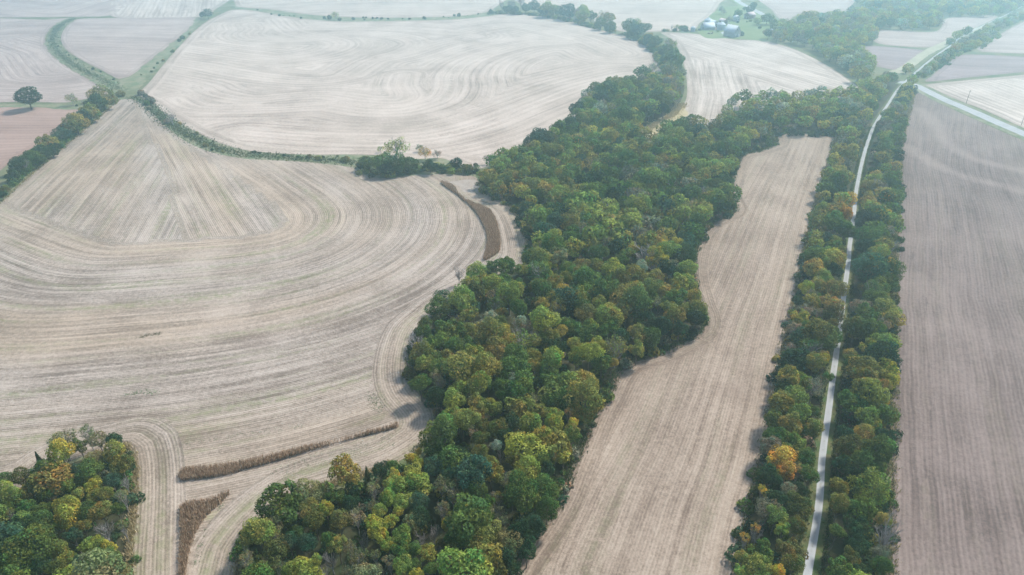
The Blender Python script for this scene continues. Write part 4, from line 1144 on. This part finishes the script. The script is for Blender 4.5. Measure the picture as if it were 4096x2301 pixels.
def put_tree(t):
    kind = t['kind']
    x, y, R, zc = t['x'], t['y'], t['R'], t['zc']
    z0 = float(hgt(x, y)) - 0.05
    col = COL[t['col']]
    soft = dict(A='O', B='O', S='Y', R='A', E='O').get(t['col'])
    if soft and t['zone'] in (CW, LWD, 'upper wood lobe'):
        col = tuple(0.5 * a + 0.5 * b for a, b in zip(col, COL[soft]))
    v = rt.uniform(0.82, 1.18)
    col = (col[0] * v * rt.uniform(0.9, 1.1), col[1] * v, col[2] * v * rt.uniform(0.9, 1.1), 1)
    if kind == 'u':
        o = add('bush', PROTO['u%d' % rt.randrange(4)], label=t['label'], cat='bush', group='bushes of the ' + t['zone'])
        o.location = (x, y, z0 + 0.50 * R)
        o.rotation_euler = (0, 0, rt.uniform(0, 6.28))
        o.scale = (R, R * rt.uniform(0.85, 1.15), R * rt.uniform(0.8, 1.05))
        o.color = col
        return
    nm_ = KNAME[kind]
    if nm_ == 'broadleaf_tree':
        nm_ = 'green_tree' if t['col'] in 'DGT' else 'light_green_tree' if t['col'] in 'LYV' else 'dull_green_tree' if t['col'] in 'OKE' else 'autumn_tree'
    root = add(nm_, None, label=t['label'], cat='tree', group=GROUPS.get(t['zone'], 'trees of the ' + t['zone']), loc=(x, y, z0))
    root.empty_display_size = 0.5
    root.rotation_euler = (0, 0, rt.uniform(0, 6.28))
    if kind == 'b' or kind == 't':
        S = BARE if kind == 'b' else SPARSE
        tm, bm_ = S[rt.randrange(len(S))]
        H = zc + R * (0.9 if kind == 'b' else 0.75)
        for nm, me in (('trunk', tm), ('branches', bm_)):
            o = add(nm, me, root)
            o.scale = (R * 1.7, R * 1.7, H)
    else:
        o = add('trunk', TRUNKS[rt.randrange(4)], root)
        o.scale = (R, R, zc)
    if kind != 'b':
        o = add('crown', PROTO['%s%d' % (kind, rt.randrange(NPRO[kind]))], root)
        o.location = (0, 0, zc)
        sz = R * rt.uniform(0.85, 1.22)
        if kind == 'c':
            o.location = (0, 0, zc * 0.62)
            sz = zc * 0.62
        elif zc < R * 1.25:
            sz = min(sz, zc * 0.95)
        o.scale = (R * rt.uniform(0.86, 1.16), R * rt.uniform(0.86, 1.16), sz)
        if kind in 'rl':
            o.rotation_euler = (rt.uniform(-0.16, 0.16), rt.uniform(-0.16, 0.16), rt.uniform(0, 6.28))
        o.color = col


for t in TREES:
    put_tree(t)

# the rest of the trees of each wood: one mass
byz = {}
for t in rest:
    byz.setdefault(t['zone'], []).append(t)
for z, ts in byz.items():
    Vs, Fs, Ts, o = [], [], [], 0
    for t in ts:
        V, Fq, T = LOW[rt.randrange(5)]
        a = rt.uniform(0, 6.28)
        ca, sa = math.cos(a), math.sin(a)
        R = t['R']
        W = np.stack([(V[:, 0] * ca - V[:, 1] * sa) * R, (V[:, 0] * sa + V[:, 1] * ca) * R, V[:, 2] * R * rt.uniform(0.85, 1.1)], 1)
        W += np.array([t['x'], t['y'], float(hgt(t['x'], t['y'])) + t['zc'] * 0.95])
        c = np.array(COL[t['col'] if t['col'] != 'N' else 'E']) * rt.uniform(0.82, 1.18)
        Vs.append(W); Fs.append(Fq + o); Ts.append(T * c); o += len(W)
        tv, tf = tube([(t['x'], t['y'], float(hgt(t['x'], t['y'])) - 0.1), (t['x'], t['y'], float(hgt(t['x'], t['y'])) + t['zc'])], [0.25, 0.12], 4)
        Vs.append(tv); Fs.append(tf + o); Ts.append(np.full((len(tv), 3), 0.12)); o += len(tv)
    me = mk('tree_mass', np.vstack(Vs), np.vstack(Fs), M_leaf, np.vstack(Ts))
    ob = add('tree_mass', me, label='remaining trees filling the ' + z, cat='trees', kind='stuff')

# undergrowth along edges and between trunks
ULOW = [crown(520 + i, 'low', 0.45, 0.2) for i in range(4)]
for zone, poly, sp, size in WOODS[:4]:
    mn, mx = poly.min(0), poly.max(0)
    N = int((mx - mn).prod() / 6)
    cand = rng.uniform(mn - 3, mx + 3, (N, 2))
    ed = dist_to(poly, cand, True)
    wob_ = 0.9 + 0.9 * np.sin(cand[:, 0] * 0.31) * np.sin(cand[:, 1] * 0.27) + 0.5 * np.sin(cand[:, 0] * 0.9 + cand[:, 1] * 0.7)
    ok_ = inside(poly, cand) | (ed < wob_)
    cand, ed = cand[ok_], ed[ok_]
    ok_ = ~inside(clear_poly, cand)
    cand, ed = cand[ok_], ed[ok_]
    keep = (ed > -1) & (rng.random(len(cand)) < np.where(ed < 7, 0.75, 0.22)) & (cand[:, 1] < 420)
    if zone in (SL, SR, CW):
        keep &= dist_to(trail, cand) > 4.0
    cand = cand[keep]
    Vs, Fs, Ts, o = [], [], [], 0
    for c in cand:
        V, Fq, T = ULOW[rt.randrange(4)]
        R = rt.uniform(0.8, 2.2)
        H = R * rt.uniform(0.6, 1.3)
        a = rt.uniform(0, 6.28)
        ca, sa = math.cos(a), math.sin(a)
        W = np.stack([(V[:, 0] * ca - V[:, 1] * sa) * R, (V[:, 0] * sa + V[:, 1] * ca) * R, V[:, 2] * H], 1)
        W += np.array([c[0], c[1], float(hgt(*c)) + H * 0.4])
        cc = np.array(COL[rt.choice('DDDGGGTTKKOEB')]) * rt.uniform(0.75, 1.15)
        Vs.append(W); Fs.append(Fq + o); Ts.append(T * cc); o += len(W)
    if Vs:
        add('undergrowth', mk('undergrowth', np.vstack(Vs), np.vstack(Fs), M_leaf, np.vstack(Ts)), label='low dark shrubs and brush under the ' + zone, cat='undergrowth', kind='stuff')


for line_px, wid, dens, rmin, rmax, lab in (
        ([(1245, 34), (1300, 36), (1370, 41), (1430, 54), (1490, 68), (1545, 82)], 9, 0.32, 1.6, 3.2, 'brush filling the far hedge behind the swirling field'),
        ([(1580, 90), (1620, 108), (1655, 132), (1680, 170), (1690, 190)], 12, 0.35, 1.6, 3.2, 'brush filling the hedge neck above the central wood'),
        ([(0, 500), (40, 452), (130, 385), (200, 325), (255, 275), (285, 255)], 5, 0.5, 1.2, 2.6, 'brush filling the left hedge'),
        ([(915, 435), (960, 440), (1010, 436), (1060, 430), (1120, 430), (1190, 435)], 7, 0.9, 1.0, 2.6, 'brush filling the clump in the waterway'),
        ([(1665, 79), (1700, 79), (1730, 79)], 4, 0.5, 1.0, 2.4, 'brush in the hedge left of the farmstead'),
        ([ZH(1185, 570), ZH(1300, 530), ZH(1420, 450), ZH(1540, 370), ZH(1650, 350), ZH(1800, 245)], 7, 0.2, 1.2, 2.8, 'brush along the far trail')):
    L = smooth_poly(ground_pts(line_px), False, 1.0)
    nn = int(len(L) * dens * wid / 5)
    X = L[rng.integers(0, len(L), nn)] + rng.uniform(-wid / 2, wid / 2, (nn, 2))
    Vs, Fs, Ts, o = [], [], [], 0
    for c in X:
        V, Fq, T = LOW[rt.randrange(5)]
        R = rt.uniform(rmin, rmax)
        H = R * rt.uniform(0.7, 1.2)
        W = V * np.array([R, R, H]) + np.array([c[0], c[1], float(hgt(*c)) + H * 0.5])
        cc = np.array(COL[rt.choice('GGGGLLLOOTD')]) * rt.uniform(0.85, 1.25)
        Vs.append(W); Fs.append(Fq + o); Ts.append(T * cc); o += len(W)
    add('brush', mk('brush', np.vstack(Vs), np.vstack(Fs), M_leaf, np.vstack(Ts)), label=lab, cat='brush', kind='stuff')

# ------------------------------------------------------------------ standing corn
def blades(cx, cy, h, n, spread, lean, w, rng, cols, base_z):
    """n upright thin blades per plant"""
    k = len(cx)
    cx = np.repeat(cx, n); cy_ = np.repeat(cy, n); hh = np.repeat(h, n) * rng.uniform(0.55, 1.0, k * n); bz = np.repeat(base_z, n)
    a = rng.uniform(0, 2 * math.pi, k * n)
    x0 = cx + rng.normal(0, spread, k * n); y0 = cy_ + rng.normal(0, spread, k * n)
    dx, dy = np.cos(a), np.sin(a)
    wv = w * rng.uniform(0.6, 1.3, k * n)
    L = lean * hh * rng.uniform(0.2, 1.0, k * n)
    V = np.stack([np.stack([x0 - dy * wv, y0 + dx * wv, bz], 1), np.stack([x0 + dy * wv, y0 - dx * wv, bz], 1),
                  np.stack([x0 + dy * wv * 0.9 + dx * L * 0.5, y0 - dx * wv * 0.9 + dy * L * 0.5, bz + hh * 0.7], 1),
                  np.stack([x0 + dx * L, y0 + dy * L, bz + hh], 1),
                  np.stack([x0 - dy * wv * 0.9 + dx * L * 0.5, y0 + dx * wv * 0.9 + dy * L * 0.5, bz + hh * 0.7], 1)], 1).reshape(-1, 3)
    Fq = np.arange(5 * k * n).reshape(-1, 5)
    ci = rng.integers(0, len(cols), k * n)
    T = np.array(cols)[ci] * rng.uniform(0.7, 1.25, (k * n, 1))
    return V, Fq, np.repeat(T, 5, axis=0)


CORN_COLS = [(0.50, 0.345, 0.23), (0.40, 0.27, 0.18), (0.58, 0.43, 0.30), (0.30, 0.20, 0.135), (0.66, 0.52, 0.38)]


def corn(pts, guide, label, hmax=1.8, tip=None):
    poly = smooth_poly(ground_pts(pts), True, 1.5)
    mn, mx = poly.min(0), poly.max(0)
    r = np.random.default_rng(int(abs(mn[0]) * 10))
    gr = smooth_poly(ground_pts(guide), False, 2)
    sp = 0.21
    xs = np.arange(mn[0], mx[0], sp); ys = np.arange(mn[1], mx[1], sp)
    gx, gy_ = np.meshgrid(xs, ys)
    X = np.stack([gx.ravel(), gy_.ravel()], 1) + r.uniform(-0.1, 0.1, (gx.size, 2))
    X = X[inside(poly, X)]
    d = dist_to(gr, X)
    ph = np.abs((d / 0.95) % 1.0 - 0.5)          # distance from the row line
    X = X[ph < 0.33]
    h = hmax * r.uniform(0.9, 1.04, len(X))
    if tip:
        tp = at(*tip)[:2]
        h = h * np.clip(np.linalg.norm(X - tp, axis=1) / 22.0, 0.35, 1)
    gap = r.random(len(X)) > 0.06
    X, h = X[gap], h[gap]
    V, Fq, T = blades(X[:, 0], X[:, 1], h, 4, 0.11, 0.30, 0.034, r, CORN_COLS, hgt(X[:, 0], X[:, 1]))
    return add('standing_corn', mk('standing_corn', V, Fq, M_corn, T), label=label, cat='corn', kind='stuff')


corn([(455, 1210), (520, 1204), (600, 1188), (680, 1166), (760, 1141), (860, 1113), (960, 1088), (1003, 1074), (1000, 1066, 0.5), (930, 1078, 1.5), (850, 1096, 2), (760, 1115, 2), (680, 1134, 2), (600, 1151, 2), (520, 1163, 2), (455, 1168, 2)],
     [(400, 1196), (600, 1172), (760, 1130), (1010, 1070)], 'long brown strip of standing dry corn tapering to the right')
corn([(457, 1272), (500, 1266), (545, 1256), (580, 1240), (555, 1268), (520, 1300), (497, 1335), (480, 1380), (468, 1450), (462, 1520), (447, 1520), (450, 1450), (455, 1350)],
     [(455, 1274), (580, 1240), (640, 1200)], 'small brown triangle of standing dry corn at the bottom edge')
corn([(1108, 459), (1141, 463, 1.5), (1150, 478, 1.5), (1161, 490, 1.5), (1173, 498, 1.5), (1198, 509, 1.5), (1223, 518, 1.5), (1237, 528, 1.5), (1246, 547, 1), (1254, 575, 0.6), (1258, 604, 0.5), (1257, 629, 0.5), (1243, 644), (1217, 656), (1224, 628), (1226, 598),
      (1221, 577), (1207, 552), (1197, 536), (1180, 516), (1154, 495), (1129, 477)],
     [(1100, 452), (1160, 500), (1200, 540), (1224, 600), (1212, 662)], 'curved brown strip of standing dry corn beside the central wood')


# ------------------------------------------------------------------ dry grass margin and tufts
def tufts(name, line_px, width, dens, h, cols, label, seed, z=0):
    r = np.random.default_rng(seed)
    L = smooth_poly(ground_pts(line_px), False, 1.0)
    idx = r.integers(0, len(L), int(len(L) * dens))
    off = r.uniform(-width / 2, width / 2, (len(idx), 2)) * (0.5 + r.random((len(idx), 1)))
    X = L[idx] + off
    hh = h * r.uniform(0.5, 1.1, len(X))
    V, Fq, T = blades(X[:, 0], X[:, 1], hh, 5, 0.18, 0.6, 0.06, r, cols, hgt(X[:, 0], X[:, 1]))
    return add(name, mk(name, V, Fq, M_corn, T), label=label, cat='grass', kind='stuff')


DRY = [(0.52, 0.42, 0.24), (0.44, 0.35, 0.19), (0.58, 0.49, 0.30), (0.36, 0.29, 0.15)]
tufts('dry_grass', LW_EDGE[:7], 1.6, 16, 1.2, DRY, 'pale dry grass fringe along the right edge of the front left wood', 1)
tufts('dry_grass', W_LEFT[22:], 1.9, 14, 1.2, DRY, 'pale dry grass fringe along the left front edge of the central wood', 2)
tufts('dry_grass', W_LEFT[2:8], 1.6, 5, 0.9, DRY, 'pale dry grass along the wood edge by the curved corn strip', 3)
tufts('dry_grass', [(1716, 262), (1690, 290), (1640, 318), (1615, 338)], 6, 22, 1.0, DRY, 'pale dry grass in the clearing of the central wood', 4)
tufts('dry_grass', HEDGE[1:], 1.6, 4, 0.9, DRY + [(0.12, 0.16, 0.05)], 'dry grass fringe along the left hedge', 6)
tufts('dry_grass', STRIP_L, 2.0, 7, 0.9, DRY + [(0.12, 0.16, 0.05), (0.08, 0.12, 0.04)], 'mixed dry and green grass along the left tree row', 21)
tufts('dry_grass', STRIP_R, 2.0, 7, 0.9, DRY + [(0.12, 0.16, 0.05), (0.08, 0.12, 0.04)], 'mixed dry and green grass along the right tree row', 22)
tufts('grass', W_LEFT[8:22], 2.2, 9, 1.0, [(0.14, 0.17, 0.06), (0.08, 0.12, 0.04), (0.30, 0.26, 0.14), (0.10, 0.14, 0.05)], 'rough weeds along the left edge of the central wood', 23)
GRN = [(0.06, 0.13, 0.04), (0.09, 0.15, 0.05), (0.14, 0.16, 0.07), (0.21, 0.19, 0.10), (0.04, 0.09, 0.03)]
mid_w = [((a[0] + b[0]) / 2, (a[1] + b[1]) / 2) for a, b in zip(WATER_LO, WATER_UP[::-1])]
tufts('grass', mid_w, 9, 22, 0.8, GRN, 'rough green grass growing in the middle waterway', 7)
WEED = [(0.16, 0.27, 0.13), (0.20, 0.30, 0.14), (0.28, 0.32, 0.18), (0.12, 0.22, 0.11)]
tufts('weeds', [(937, 992), (944, 1008), (955, 1028)], 3.6, 26, 0.16, WEED, 'dark green weed patch in the stubble near the wood headland', 31)
tufts('weeds', [(322, 991), (350, 986), (392, 987)], 2.0, 16, 0.16, WEED, 'thin green weed streak in the big near stubble field', 32)
tufts('weeds', [(352, 848), (375, 843), (402, 840)], 2.0, 16, 0.2, [(0.20, 0.17, 0.11), (0.16, 0.15, 0.09), (0.24, 0.20, 0.13), (0.12, 0.17, 0.08)], 'dark weedy spot in the middle of the near stubble field', 33)
tufts('weeds', [(560, 1268), (520, 1330), (490, 1420)], 1.2, 5, 0.14, WEED, 'thin line of green weeds in the rows right of the corn triangle', 34)
tufts('weeds', [(980, 1110), (880, 1135), (780, 1160), (700, 1190)], 5.0, 7, 0.12, WEED, 'scattered green weeds in the rows below the long corn strip', 35)
tufts('weeds', [(470, 1118), (600, 1095), (760, 1070)], 1.5, 3, 0.12, WEED, 'faint green weed line above the long corn strip', 36)
tufts('weeds', [(1190, 475), (1215, 505), (1245, 525)], 1.6, 5, 0.14, WEED, 'green weeds in the rows right of the curved corn strip', 37)
tufts('grass', W_RIGHT[1:], 2.6, 14, 0.9, GRN, 'green grass along the right edge of the central wood', 8)
tufts('grass', [((a[0] + b[0]) / 2, (a[1] + b[1]) / 2) for a, b in zip(ww_l, ww_r)], 9, 14, 0.6, GRN, 'green grass growing in the upper left waterway', 9)
tufts('grass', [(x - 34 * y / 1447, y) for x, y in trail_px[1:16]], 1.2, 8, 0.6, GRN, 'green grass beside the trail, left side', 12)
tufts('grass', [(x + 36 * y / 1447, y) for x, y in trail_px[1:16]], 1.2, 8, 0.6, GRN, 'green grass beside the trail, right side', 13)

# ------------------------------------------------------------------ farm buildings
M_metal = simple_material('roof_metal', (0.42, 0.46, 0.49), 0.7, 0.12, 0.6, 0.0, 0.3)
M_white = simple_material('white_siding', (0.55, 0.56, 0.56), 0.7, 0.1, 0.8)
M_greyw = simple_material('grey_boards', (0.36, 0.37, 0.37), 0.85, 0.2, 0.8)
M_darkin = simple_material('dark_interior', (0.03, 0.035, 0.04), 0.9)
M_pink = simple_material('pink_roof', (0.46, 0.36, 0.36), 0.85)
M_brown = simple_material('brown_boards', (0.22, 0.17, 0.15), 0.85)
M_glass = simple_material('window_glass', (0.06, 0.08, 0.10), 0.15, 0.1, 1.0, 0.0, 0.6)


def box_vf(x0, x1, y0, y1, z0, z1):
    V = np.array([(x, y, z) for z in (z0, z1) for x, y in ((x0, y0), (x1, y0), (x1, y1), (x0, y1))], float)
    Fq = np.array([(0, 3, 2, 1), (4, 5, 6, 7), (0, 1, 5, 4), (1, 2, 6, 5), (2, 3, 7, 6), (3, 0, 4, 7)])
    return V, Fq


def building(name, label, zpos, rz, w, l, eave, ridge, wallm, roofm, style='gable', doors=(), windows=(), cat='building', Z=ZF):
    """gable end faces -Y locally; w = gable width, l = length"""
    p = at(*Z(*zpos))
    root = add(name, None, label=label, cat=cat, loc=(p[0], p[1], p[2] - 0.02))
    root.rotation_euler = (0, 0, rz)
    hw = w / 2
    if style == 'gambrel':
        prof = [(-hw, 0), (-hw, eave), (-hw * 0.62, eave + (ridge - eave) * 0.62), (0, ridge), (hw * 0.62, eave + (ridge - eave) * 0.62), (hw, eave), (hw, 0)]
    else:
        prof = [(-hw, 0), (-hw, eave), (0, ridge), (hw, eave), (hw, 0)]
    n = len(prof)
    V = [(x, 0, z) for x, z in prof] + [(x, l, z) for x, z in prof]
    Fw = [tuple(range(n)), tuple(range(2 * n - 1, n - 1, -1)), (0, n, n + 1, 1), (n - 2, 2 * n - 2, 2 * n - 1, n - 1)]
    add('wall', mk('wall', V, Fw, wallm), root)
    # roof planes with thickness and overhang, one part each side
    pr = prof[1:-1]
    half = len(pr) // 2
    for side in (-1, 1):
        seg = pr[:half + 1] if side < 0 else pr[half:]
        seg = [np.array(s, float) for s in seg]
        if side < 0:
            d = (seg[0] - seg[1]); seg[0] = seg[0] + d / np.linalg.norm(d) * 0.4
        else:
            d = (seg[-1] - seg[-2]); seg[-1] = seg[-1] + d / np.linalg.norm(d) * 0.4
        Vr, Fr = [], []
        for s in seg:
            for y in (-0.4, l + 0.4):
                Vr.append((s[0], y, s[1] + 0.03)); Vr.append((s[0], y, s[1] + 0.18))
        for i in range(len(seg) - 1):
            a = i * 4
            b = a + 4
            Fr += [(a + 1, a + 3, b + 3, b + 1), (a, b, b + 2, a + 2), (a, a + 1, b + 1, b), (a + 2, b + 2, b + 3, a + 3)]
        e = (len(seg) - 1) * 4
        Fr += [(0, 2, 3, 1), (e, e + 1, e + 3, e + 2)]
        add('roof', mk('roof', Vr, Fr, roofm), root)
    for (face, c, z0, dw, dh, m) in doors:
        if face == 'f':
            V_, F_ = box_vf(c - dw / 2, c + dw / 2, -0.08, 0.05, z0, z0 + dh)
        else:
            sx = hw if face == 'r' else -hw
            V_, F_ = box_vf(min(sx, sx + (0.08 if face == 'r' else -0.08)), max(sx, sx + (0.08 if face == 'r' else -0.08)), c - dw / 2, c + dw / 2, z0, z0 + dh)
        add('door', mk('door', V_, F_, m), root)
    for (face, c, z0, dw, dh) in windows:
        if face == 'f':
            fr = box_vf(c - dw / 2 - 0.12, c + dw / 2 + 0.12, -0.06, 0.03, z0 - 0.12, z0 + dh + 0.12)
            gl = box_vf(c - dw / 2, c + dw / 2, -0.09, 0.02, z0, z0 + dh)
        else:
            sx = hw if face == 'r' else -hw
            s = 1 if face == 'r' else -1
            fr = box_vf(min(sx, sx + s * 0.06), max(sx, sx + s * 0.06), c - dw / 2 - 0.12, c + dw / 2 + 0.12, z0 - 0.12, z0 + dh + 0.12)
            gl = box_vf(min(sx, sx + s * 0.09), max(sx, sx + s * 0.09), c - dw / 2, c + dw / 2, z0, z0 + dh)
        f = add('window', mk('window', *fr, M_white), root)
        add('pane', mk('pane', *gl, M_glass), f)
    return root


def grain_bin(label, zpos, r, h, Z=ZF):
    p = at(*Z(*zpos))
    root = add('grain_bin', None, label=label, cat='grain bin', group='round metal grain bins', loc=(p[0], p[1], p[2] - 0.02))
    n = 24
    V, Fq = [], []
    rings = []
    k = 9
    for i in range(k + 1):
        z = h * i / k
        rr = r * (1.0 if i % 2 == 0 else 1.012)
        rings.append((rr, z))
    for rr, z in rings:
        for s in range(n):
            a = 2 * math.pi * s / n
            V.append((rr * math.cos(a), rr * math.sin(a), z))
    for i in range(k):
        for s in range(n):
            a, b = i * n + s, i * n + (s + 1) % n
            Fq.append((a, b, b + n, a + n))
    add('wall', mk('wall', V, np.array(Fq), M_metal, smooth=True), root)
    V = [(r * 1.05 * math.cos(2 * math.pi * s / n), r * 1.05 * math.sin(2 * math.pi * s / n), h + 0.02) for s in range(n)] + \
        [(r * 0.15 * math.cos(2 * math.pi * s / n), r * 0.15 * math.sin(2 * math.pi * s / n), h + r * 0.5) for s in range(n)] + [(0, 0, h + r * 0.62)]
    Ff = [(s, (s + 1) % n, n + (s + 1) % n, n + s) for s in range(n)] + [(n + s, n + (s + 1) % n, 2 * n) for s in range(n)]
    add('roof', mk('roof', V, Ff, M_metal), root)
    V_, F_ = box_vf(-0.5, 0.5, -r - 0.08, -r + 0.1, 0.4, 2.3)
    add('door', mk('door', V_, F_, M_greyw), root)
    return root


R90 = math.pi / 2
building('barn', 'tall gabled barn with pale blue roof beside dark bushes', (1270, 768), math.radians(32), 10.0, 13, 5.0, 10.6, M_greyw, M_metal, 'gable', doors=[('f', -2.0, 0, 2.6, 3.4, M_white), ('f', 1.8, 0, 2.4, 3.0, M_white)], windows=[('f', 0, 6.2, 1.2, 1.4)], cat='barn')
building('low_shed', 'long low shed whose big pale metal roof slopes toward the camera', (560, 605), math.radians(-82), 11, 12, 2.6, 6.6, M_greyw, M_metal, doors=[('f', 2.0, 0, 2.2, 2.4, M_darkin)], cat='shed')
building('machine_shed', 'white machine shed with a dark open door under its gable', (830, 570), math.radians(18), 11, 14, 4.0, 6.8, M_white, M_metal, doors=[('f', 0.3, 0, 3.6, 3.4, M_darkin)], cat='shed')
building('small_shed', 'small grey shed left of the gabled barn', (1075, 622), math.radians(-70), 5, 6, 2.6, 3.8, M_greyw, M_metal, windows=[('f', 0, 1.0, 0.9, 0.9)], cat='shed')
building('brown_shed', 'brown shed half hidden behind a leafless tree', (1040, 500), math.radians(25), 6.5, 8, 3.2, 5.2, M_brown, M_pink, doors=[('f', 0.6, 0, 1.6, 2.2, M_darkin)], windows=[('f', -1.8, 1.2, 0.8, 0.9)], cat='shed')
building('farmhouse', 'farmhouse with a pinkish roof beside the gravel yard', (1470, 388), math.radians(-60), 8, 10, 4.2, 6.8, M_brown, M_pink, doors=[('f', 0, 0, 1.1, 2.1, M_white)], windows=[('f', -2.3, 1.3, 1.0, 1.3), ('f', 2.3, 1.3, 1.0, 1.3), ('l', 3, 1.3, 1.0, 1.3), ('l', 7, 1.3, 1.0, 1.3)], cat='house')
building('white_house', 'small white gabled house among the farm trees', (1290, 445), math.radians(10), 5.5, 7, 3.8, 6.2, M_white, M_white, windows=[('f', -1.2, 1.3, 0.8, 1.1), ('f', 1.2, 1.3, 0.8, 1.1)], cat='house')
building('garden_shed', 'pale blue shed peeping out left of the far wood', (1950, 705), math.radians(-30), 5, 5, 3.0, 4.8, M_metal, M_metal, cat='shed', doors=[('f', 0, 0, 1.2, 2.0, M_greyw)])
grain_bin('round metal grain bin left of the white machine shed', (672, 530), 4.2, 6.0)
grain_bin('round metal grain bin in front of the machine shed', (942, 615), 4.4, 5.6)
grain_bin('small metal grain bin standing alone by the hedge', (365, 645), 2.4, 3.8)

# farm wagon
p = at(*ZF(725, 702))
wg = add('farm_wagon', None, label='dark flat farm wagon standing on the lawn', cat='wagon', loc=(p[0], p[1], p[2] + 0.02))
wg.rotation_euler = (0, 0, 0.25)
add('deck', mk('deck', *box_vf(-2.6, 2.6, -1.1, 1.1, 0.9, 1.15), M_brown), wg)
add('rack', mk('rack', *box_vf(2.45, 2.58, -1.05, 1.05, 1.16, 2.1), M_brown), wg)
add('drawbar', mk('drawbar', *tube([(-2.5, 0, 0.8), (-4.0, 0, 0.35)], [0.07, 0.06], 6), M_darkin), wg)
for sx in (-1.7, 1.7):
    for sy in (-0.95, 0.95):
        Vw, Fw = tube([(sx, sy - 0.14, 0.45), (sx, sy + 0.14, 0.45)], [0.45, 0.45], 14)
        n = 14
        Fl = [tuple(f) for f in Fw] + [tuple(range(n)), tuple(range(2 * n - 1, n - 1, -1))]
        add('wheel', mk('wheel', Vw, Fl, M_darkin), wg)

# utility poles along the side road
for (a, lb) in (((1562, 752), 'wooden utility pole by the side road, nearer the crossing'), ((1962, 905), 'wooden utility pole by the side road at the right edge')):
    p = at(*ZH(*a))
    u = add('utility_pole', None, label=lb, cat='utility pole', group='utility poles by the side road', loc=(p[0], p[1], p[2] - 0.03))
    add('pole', mk('pole', *tube([(0, 0, 0), (0, 0, 9.2)], [0.17, 0.11], 8), M_bark), u)
    add('crossarm', mk('crossarm', *box_vf(-1.1, 1.1, -0.07, 0.07, 8.5, 8.65), M_bark), u)
    for s in (-0.95, 0.0, 0.95):
        add('insulator', mk('insulator', *tube([(s, 0, 8.65), (s, 0, 8.85)], [0.06, 0.04], 6), M_white), u)

# ------------------------------------------------------------------ haze
hz = NT('haze')
pv = hz.n("ShaderNodeVolumePrincipled")
pv.inputs['Color'].default_value = (*HAZE_COLOR, 1)
pv.inputs['Density'].default_value = HAZE_DENSITY
pv.inputs['Anisotropy'].default_value = 0.75
hz.link(pv.outputs[0], hz.out.inputs['Volume'])
V_, F_ = box_vf(-3300, 3300, -1600, 4900, -6.0, 126.0)
add('haze', mk('haze', V_, F_, hz.mat), label='thin bluish haze over the fields', kind='stuff')
print('TREES', len(TREES), 'FILL', len(FILL), 'rest', len(rest), 'objects', len(scene.objects))
